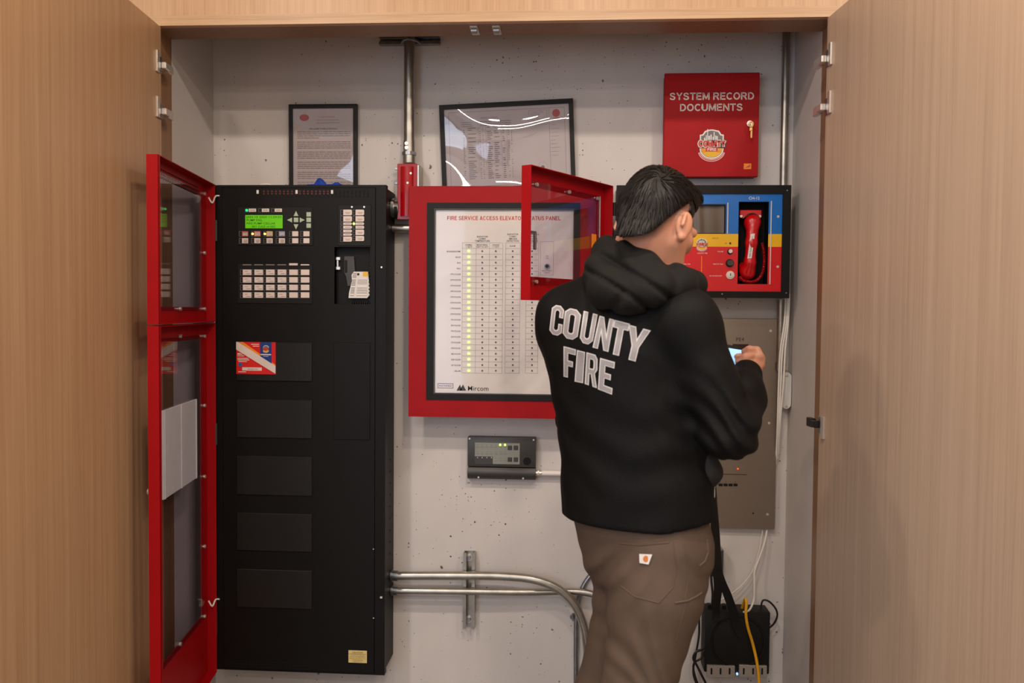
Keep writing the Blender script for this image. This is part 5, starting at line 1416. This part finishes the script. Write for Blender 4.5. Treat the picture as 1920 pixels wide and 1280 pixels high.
# left hand under the far end of the phone
hl_ = J(1322, 700, -.715)
body.cap(WL, hl_, .025, .024, .015); body.ell(hl_+np.array([.02, .0, .01]), [[1, 0, 0], [0, 1, 0], [0, 0, 1]], (.034, .018, .030), .015)
for k in range(4):
    b0 = hl_+np.array([.045, .006, .026-.017*k]); body.chain([b0, b0+[.026, .016, .004], b0+[.040, -.002, .006], b0+[.036, -.018, .006]], [.0092, .0088, .008, .007], .005)
body.chain([hl_+[.01, -.012, .03], hl_+[.03, -.030, .040], hl_+[.052, -.040, .038]], [.012, .011, .009], .007)
VF = body.mesh(.0035)
PERS, V_, F_ = sdf_obj('person', VF, SKIN, None, loc=(float(T3[0]), float(T3[1]), 0.0), smooth=1)
tag(PERS, 'person seen from behind in black hooded jacket and brown trousers, holding a lit phone', 'person')
rel = V_-S0; rr_, ff_, uu_ = rel@Rt, rel@Fw, rel@Upv
def hairline(f, r):
    return np.where(f < 0, -.026+1.06*f+1.25*np.maximum(0, np.abs(r)-.036), -.024+.9*f+.02)-.030*np.exp(-((f-.024)/.013)**2)*(np.abs(r) > .045)
fade = np.clip(1-(hairline(ff_, rr_)-uu_)/.030, 0, 1)*.85*((np.abs(rel).max(1) < .16) & (ff_ < .035)*(np.abs(rr_) < .0775))
at__ = PERS.data.attributes.new('fade', 'FLOAT', 'POINT'); at__.data.foreach_set('value', fade.astype(np.float32))
for s_ in (-1, 1):
    c = H_(s_*.030, .079, -.028)
    e_ = obj('eye', G(WHITE).ball(c, .0115), PERS)
    obj('iris', G(INK).ball(c+Fw*.0085-Upv*.002, .0052), e_)

# jacket
jk = Sdf()
jk.chain([J(1200, 585, -.925), T1, T2, J(1194, 960, -.935)], [.118, .164, .150, .155], .06, TA, .70)
jk.cap(J(1190, 572, -.92), SL, .062, .064, .05); jk.cap(J(1215, 578, -.94), SR, .064, .062, .05)
jk.chain([SL, EL, WL], [.064, .055, .038], .03); jk.chain([SR, ER], [.064, .056], .03); jk.chain([ER, J(1391, 742, -.955), WR], [.055, .047, .036], .022)
jk.cap(J(1195, 930, -.935), J(1196, 1010, -.935), .157, .160, .05, TA, .72)
HEM = .902
def jdisp(X, Y, Z):
    a = .0022*noise3(X, Y, Z, 46, 3)+.0018*noise3(X, Y, Z, 95, 4)
    e = np.exp(-((X-ER[0])**2+(Z-ER[2]-.02)**2)/.008)           # sleeve folds round the elbow
    a = a+.0055*e*np.sin((Z*.8+X*.7-Y*.3)*150+2*np.sin(X*40))
    b_ = np.exp(-((Z-1.06)/.10)**2)                              # soft folds above the hem
    return a+.0024*b_*np.sin((Z+.30*X)*70+3*np.sin(X*14))
V_, F_ = jk.mesh(.0048, jdisp, lambda X, Y, Z: np.where(Z < 1.1, HEM+.16*np.maximum(0, X-.19)-Z, -1.0))
JK, JV, JF_ = sdf_obj('jacket', (V_, F_), JACK, PERS, smooth=2)
JK['label'] = 'black softshell work jacket'
bvh = BVHTree.FromPolygons([tuple(v) for v in JV], [tuple(int(i) for i in f) for f in JF_])
def drape(px, py, tree=None, lift=.0016):
    d = Vector(ray(px, py)); hit = (tree or bvh).ray_cast(Vector(CAM), d)
    if hit[0] is None: return None
    return hit[0]-d*lift
# hood bunched on the shoulders
hd = Sdf()
ringp = [J(1137, 474, -.885), J(1122, 512, -.955), J(1146, 538, -1.01), J(1192, 545, -1.035), J(1240, 541, -1.04), J(1278, 534, -1.0), J(1299, 533, -.93), J(1292, 548, -.86), J(1222, 556, -.815), J(1156, 510, -.83)]
rads = [.028, .027, .026, .028, .027, .024, .022, .024, .026, .027]
for k in range(len(ringp)): hd.cap(ringp[k], ringp[(k+1) % 10], rads[k], rads[(k+1) % 10], .03)
hd.chain([J(1128, 505, -.98), J(1138, 545, -1.025), J(1172, 554, -1.045), J(1225, 545, -1.05), J(1278, 532, -1.02)], [.024, .027, .028, .026, .020], .03)
hd.chain([J(1134, 462, -.91), J(1122, 500, -.95), J(1121, 545, -.985)], [.016, .020, .020], .02)
hd.chain([J(1266, 512, -.99), J(1292, 528, -.965), J(1311, 541, -.94)], [.020, .019, .011], .02)
def hdisp(X, Y, Z):
    w1 = np.clip((-Y-.92)*14, 0, 1)
    q1 = np.sin((Z*.75+X*.55)*88+2.4*np.sin(Z*30+X*17)); q2 = np.sin((X*.9-Z*.35)*72+2*np.sin(Z*26))
    return .0040*noise3(X, Y, Z, 60, 8)+w1*(.0095*np.maximum(0, q1)**3+.0065*np.maximum(0, q2)**4-.002)
hd.chain([J(1150, 495, -.97), J(1180, 515, -1.01), J(1225, 528, -1.02), J(1265, 535, -1.0)], [.024, .026, .026, .022], .03)
hd.chain([J(1141, 459, -.92), J(1168, 473, -.985), J(1212, 493, -1.01), J(1254, 520, -.995), J(1286, 536, -.95)], [.016, .018, .019, .018, .015], .02)
HD, HV, HF = sdf_obj('hood', hd.mesh(.0045, hdisp), HOODM, PERS, smooth=2)
HD['label'] = 'bunched black fleece hood'
# trousers
pt = Sdf()
pt.cap(J(1199, 965, -.935), J(1208, 1020, -.935), .148, .136, .05, TA, .74)
pt.chain(LEGL, [.092, .080, .075, .062], .03)
pt.chain([J(1243, 1030, -.965), J(1230, 1110, -.98), J(1190, 1320, -1.0), J(1192, 1700, -.94)], [.104, .095, .072, .062], .025)
def pdisp(X, Y, Z):
    a = .0026*noise3(X, Y, Z, 50, 11)
    ph = (Z*1.0+X*.62-.10*np.sin(X*16))*88
    env = np.exp(-((Z-.66)/.17)**2)
    a = a+.0034*env*np.sin(ph+2.8*np.sin(Z*19+X*13)+1.5*np.sin(X*31))*(.5+.5*np.sin(Z*17+X*21))
    env2 = np.exp(-((Z-.80)/.05)**2)*np.exp(-((X-.10)/.06)**2)
    return a+.005*env2*np.sin((Z*.7-X)*120)
def pcut(X, Y, Z): return np.maximum(Z-.945, .075-Z)
TR, TV, TF = sdf_obj('trousers', pt.mesh(.0048, pdisp, pcut), PANT, PERS, smooth=2)
TR['label'] = 'brown canvas work trousers'
tbv = BVHTree.FromPolygons([tuple(v) for v in TV], [tuple(int(i) for i in f) for f in TF])
def seam(pts, r=.0012, tree=tbv, parent=TR, m=PANTS_SEAM):
    P = []
    for k in range(len(pts)-1):
        for j in range(8):
            t_ = j/8; q_ = drape(pts[k][0]*(1-t_)+pts[k+1][0]*t_, pts[k][1]*(1-t_)+pts[k+1][1]*t_, tree, .0004)
            if q_ is not None: P.append(q_)
    if len(P) > 2: obj('seam', G(m).tube(P, r, 5), parent)
seam([(1160, 1018), (1200, 1022), (1262, 1016)]); seam([(1262, 1016), (1268, 1060), (1262, 1100), (1235, 1130), (1190, 1118), (1160, 1095)])
seam([(1326, 1010), (1328, 1035), (1322, 1052), (1310, 1062)], .0022); seam([(1266, 1130), (1290, 1126), (1306, 1118), (1317, 1110)], .0022)
seam([(1284, 1020), (1290, 1080), (1284, 1140), (1262, 1220)], .0010)
g = G(PAPER)
def patch(g, quad, lift, tree, n=4):
    vs = []; ok = True
    for j in range(n+1):
        for i in range(n+1):
            u, v = i/n, j/n
            x = (quad[0][0]*(1-u)+quad[1][0]*u)*(1-v)+(quad[3][0]*(1-u)+quad[2][0]*u)*v
            y = (quad[0][1]*(1-u)+quad[1][1]*u)*(1-v)+(quad[3][1]*(1-u)+quad[2][1]*u)*v
            q_ = drape(x, y, tree, lift); ok = ok and q_ is not None; vs.append(q_)
    if ok: g.add(vs, [[j*(n+1)+i, (j+1)*(n+1)+i, (j+1)*(n+1)+i+1, j*(n+1)+i+1] for j in range(n) for i in range(n)])
patch(g, ((1198.5, 1038), (1223, 1039), (1216, 1058), (1199, 1055)), .003, tbv)
g.m(ORANGE)
CO = mat('orange_badge', (206, 120, 50), .6, var=.05); g.m(CO)
vs = [drape(1211+5.4*math.cos(t_)*(.75 if math.cos(t_) > 0 and abs(math.sin(t_)) < .4 else 1), 1047.5+6*math.sin(t_), tbv, .0036) for t_ in np.linspace(0, 6.283, 16, endpoint=False)]
if all(v is not None for v in vs): g.add(vs, [list(range(16))[::-1]])
obj('pocket_label', g, TR)['label'] = 'small white pocket label with an orange mark'
# shoes
for L4, s_ in ((LEGL[3], 0), (LEGR[3], 1)):
    a_ = np.array([L4[0], L4[1], .055]); dr_ = np.array([.40, .917, 0])
    sh = Sdf().cap(a_, a_+[0, 0, .05], .048, .045, .03).cap(a_-dr_*.03-[0, 0, .012], a_+dr_*.13-[0, 0, .018], .042, .038, .03)
    o, _, _ = sdf_obj('shoe', sh.mesh(.006, None, lambda X, Y, Z: .002-Z), BLACK2, PERS)
# hair: a shaped cap plus combed locks running out from the crown whorl
hr = Sdf()
hr.ell(H_(0, -.004, .003), AXH, (.0735, .0930, .0880), .02); hr.ell(H_(0, .050, .055), AXH, (.060, .048, .038), .03)
hr.cap(H_(0, -.024, -.035), H_(0, -.031, -.105), .0640, .0570, .03)
def hcut(X, Y, Z):
    x, y, z = X-S0[0], Y-S0[1], Z-S0[2]
    r = x*Rt[0]+y*Rt[1]+z*Rt[2]; f = x*Fw[0]+y*Fw[1]+z*Fw[2]; u = x*Upv[0]+y*Upv[1]+z*Upv[2]
    return hairline(f, r)-u
HA, AV, AF = sdf_obj('hair', hr.mesh(.004, lambda X, Y, Z: .0016*noise3(X, Y, Z, 130, 21), hcut), HAIRM, PERS, smooth=2)
HA['label'] = 'short dark hair tapered at the nape'
hb = BVHTree.FromPolygons([tuple(v) for v in AV], [tuple(int(i) for i in f) for f in AF])
dcr = ray(1237, 333); crown = hb.ray_cast(Vector(CAM), Vector(dcr))[0] or Vector(S0+Upv*.09)
g = G(HAIRM); rg = random.Random(9)
AN_ = len(AV); made = 0
Sv = Vector(S0)
while made < 1500:
    p_ = Vector(AV[rg.randrange(AN_)])
    rl = np.array(p_)-S0
    if rl@Upv < hairline(np.array(rl@Fw), np.array(rl@Rt))+.026: made += .1; continue
    pts = []; ln = .0075*(.8+.5*rg.random()); tw = rg.uniform(-.25, .25); lift0 = rg.uniform(.0006, .0030)
    for k in range(6):
        nr = hb.find_nearest(p_); c_, n_ = nr[0], nr[1]
        pts.append(c_+n_*(lift0*(1-.5*abs(k-2)/3)))
        out = (c_-crown); out = out-n_*out.dot(n_)
        if out.length < 1e-4: out = Vector((1, 0, 0))
        out.normalize(); sw = n_.cross(out)
        far = (c_-crown).length
        dn = Vector((0, 0, -1)); dn = dn-n_*dn.dot(n_)
        cr = np.array(c_)-S0
        if cr@Upv < hairline(np.array(cr@Fw), np.array(cr@Rt))+.009: ln *= .25
        p_ = c_+((out+sw*(.75*math.exp(-far/.04)+tw)+dn*.25).normalized())*ln
    rw = rg.uniform(.0011, .0021)
    g.tube(pts, [rw*.5, rw, rw, rw*.85, rw*.5, .0002], 5, caps=False); made += 1
obj('lock', g, HA)['kind'] = 'stuff'

# block letters on the back, draped on the jacket
def bl(*cs): return [list(c) for c in cs]
c_ = .2
GLY = {
 'C': [[(0, c_*.6), (.3, 0), (.7, 0), (1, c_*.6), (1, .40), (.66, .40), (.66, .22), (.56, .17), (.42, .17), (.34, .22), (.34, .78), (.42, .83), (.56, .83), (.66, .78), (.66, .60), (1, .60), (1, 1-c_*.6), (.7, 1), (.3, 1), (0, 1-c_*.6)]],
 'O': [[(0, c_*.7), (.3, 0), (.7, 0), (1, c_*.7), (1, 1-c_*.7), (.7, 1), (.3, 1), (0, 1-c_*.7)], [(.35, .24), (.35, .76), (.42, .80), (.58, .80), (.65, .76), (.65, .24), (.58, .20), (.42, .20)]],
 'U': [[(0, 1), (0, c_*.7), (.3, 0), (.7, 0), (1, c_*.7), (1, 1), (.66, 1), (.66, .23), (.57, .18), (.43, .18), (.34, .23), (.34, 1)]],
 'N': [[(0, 0), (.33, 0), (.33, .50), (.68, 0), (1, 0), (1, 1), (.68, 1), (.68, .50), (.33, 1), (0, 1)]],
 'T': [[(.30, 0), (.70, 0), (.70, .78), (1, .78), (1, 1), (0, 1), (0, .78), (.30, .78)]],
 'Y': [[(.33, 0), (.67, 0), (.67, .42), (1, 1), (.66, 1), (.5, .66), (.34, 1), (0, 1), (.33, .42)]],
 'F': [[(0, 0), (.38, 0), (.38, .38), (.80, .38), (.80, .57), (.38, .57), (.38, .80), (1, .80), (1, 1), (0, 1)]],
 'I': [[(0, 0), (1, 0), (1, 1), (0, 1)]],
 'R': [[(0, 0), (.34, 0), (.34, .36), (.46, .36), (.64, 0), (1, 0), (.80, .42), (1, .55), (1, .88), (.80, 1), (0, 1)], [(.34, .54), (.34, .82), (.60, .82), (.66, .77), (.66, .60), (.60, .54)]],
 'E': [[(0, 0), (1, 0), (1, .20), (.40, .20), (.40, .41), (.82, .41), (.82, .59), (.40, .59), (.40, .80), (1, .80), (1, 1), (0, 1)]],
}
def letter(ch, quad, g1, g2):
    q = [(1000+x/5.819, 560+y/5.819) for x, y in quad]     # tl tr br bl
    wpx = math.dist(q[0], q[1]); hpx = math.dist(q[0], q[3]); asp = wpx/hpx
    for gg, off, lift in ((g1, 0.0, .0016), (g2, -.034, .0026)):
        cu = bpy.data.curves.new('l', 'CURVE'); cu.dimensions = '2D'; cu.fill_mode = 'BOTH'; cu.offset = off
        for poly in GLY[ch]:
            sp = cu.splines.new('POLY'); sp.points.add(len(poly)-1); sp.use_cyclic_u = True
            for k, (x, y) in enumerate(poly): sp.points[k].co = (x*asp, y, 0, 1)
        ob = bpy.data.objects.new('l', cu); me = bpy.data.meshes.new_from_object(ob)
        bm = bmesh.new(); bm.from_mesh(me); bpy.data.objects.remove(ob); bpy.data.curves.remove(cu); bpy.data.meshes.remove(me)
        bmesh.ops.remove_doubles(bm, verts=bm.verts[:], dist=1e-5)
        for _ in range(4):
            le = [e for e in bm.edges if e.calc_length() > .13]
            if not le: break
            bmesh.ops.subdivide_edges(bm, edges=le, cuts=1); bmesh.ops.triangulate(bm, faces=[f for f in bm.faces if len(f.verts) > 3])
        bm.verts.index_update(); vs = []; bad = set()
        for v in bm.verts:
            u, t_ = v.co.x/asp, 1-v.co.y
            x = (q[0][0]*(1-u)+q[1][0]*u)*(1-t_)+(q[3][0]*(1-u)+q[2][0]*u)*t_
            y = (q[0][1]*(1-u)+q[1][1]*u)*(1-t_)+(q[3][1]*(1-u)+q[2][1]*u)*t_
            p_ = drape(x, y, None, lift)
            if p_ is None: bad.add(v.index); p_ = Vector((0, 0, 0))
            vs.append(p_)
        gg.add(vs, [[v.index for v in f.verts] for f in bm.faces if not any(v.index in bad for v in f.verts)], True)
        bm.free()
g1, g2 = G(LTRIM), G(SILV)
for ch, quad in (('C', ((208, 60), (340, 85), (305, 412), (170, 378))), ('O', ((350, 90), (528, 132), (476, 458), (314, 420))), ('U', ((550, 130), (702, 172), (640, 508), (500, 474))), ('N', ((722, 184), (880, 226), (818, 580), (646, 530))), ('T', ((882, 228), (1054, 272), (985, 636), (815, 592))), ('Y', ((1040, 282), (1282, 346), (1192, 706), (960, 642))),
                 ('F', ((330, 516), (464, 552), (452, 878), (330, 848))), ('I', ((476, 558), (564, 580), (542, 920), (450, 902))), ('R', ((580, 582), (702, 618), (694, 975), (560, 928))), ('E', ((728, 644), (890, 690), (858, 1046), (704, 986)))):
    letter(ch, quad, g1, g2)
lt = obj('lettering', g1, JK); lt['label'] = 'light outlined block lettering on the back'
obj('lettering_fill', g2, JK)
# loop of drawcord at the elbow, phone, hip pouch, strap
lp = [J(1387+8*math.cos(t_), 852+8*math.sin(t_), -1.02) for t_ in np.linspace(0, 6.283, 16, endpoint=False)]
obj('drawcord_loop', G(WIREK).tube(lp, .0016, 6, True), JK)
c0 = J(1357, 677, -.815)
ex = np.array([.985, .05, -.15]); ex /= np.linalg.norm(ex)
nn = np.array([-.10, -.93, .35]); nn -= ex*(nn@ex); nn /= np.linalg.norm(nn); ez = np.cross(ex, -nn); ez = ez if ez[2] > 0 else -ez
MP = Matrix(((ex[0], -nn[0], ez[0], c0[0]), (ex[1], -nn[1], ez[1], c0[1]), (ex[2], -nn[2], ez[2], c0[2]), (0, 0, 0, 1)))
PHN = thing('smartphone', 'smartphone with a lit blue screen held in the right hand', 'phone', tuple(c0))
obj('body', G(BLACK2).box(-.076, .050, 0, .009, -.040, .042, .003, 2).xf(MP), PHN)
obj('screen', G(SCREEN).box(-.070, .046, -.0008, .001, -.034, .033).xf(MP), PHN)
pc = Sdf().chain([J(1326, 862, -1.00), J(1330, 885, -1.0), J(1320, 912, -.99)], [.022, .025, .018], .015)
PO, _, _ = sdf_obj('hip_pouch', pc.mesh(.004), WEB, None, loc=tuple(J(1330, 900, -1.0)))
tag(PO, 'black pouch hanging at the hip just under the bent elbow', 'pouch')
SK = thing('snap_hook', 'small metal snap hook at the top of the black strap', 'hook', tuple(J(1335, 930, -.99)))
hk = spline([J(1337, 913, -1.0), J(1332, 918, -1.0), J(1333, 932, -1.0), J(1338, 933, -1.0), J(1339, 920, -1.0)], 5, True)
obj('hook', G(CHROME).tube(hk, .0022, 6, True), SK); obj('eye', G(CHROME).tube([J(1336+4*math.cos(t_), 912+4*math.sin(t_), -1.0) for t_ in np.linspace(0, 6.283, 12, endpoint=False)], .0018, 6, True), SK)
ST_ = thing('black_strap', 'black webbing strap hanging from the hip pouch down onto the black box', 'strap', tuple(J(1345, 1120, -.12)))
def strap(name, pts):
    P = spline([at(x, y, Y) for x, y, Y, w_ in pts], 8); ws = []
    for k in range(len(P)):
        t_ = k/8; i = min(int(t_), len(pts)-2); f_ = t_-i; wpx = pts[i][3]*(1-f_)+pts[i+1][3]*f_
        ws.append(Vector((1, 0.05, .04)).normalized()*pxr(wpx/2, P[k].y))
    return obj(name, G(WEB).ribbon(P, ws, .0022), ST_)
strap('webbing', [(1337, 905, -.99, 10), (1339, 940, -.95, 11), (1341, 1000, -.75, 17), (1344, 1060, -.45, 19), (1347, 1090, -.28, 18), (1345, 1120, -.17, 14), (1343, 1146, -.095, 13), (1343, 1165, -.083, 11)])
strap('webbing', [(1349, 1070, -.40, 10), (1354, 1090, -.28, 14), (1364, 1115, -.19, 16), (1376, 1150, -.12, 17), (1383, 1176, -.092, 16), (1387, 1194, -.082, 6)])
#@@END
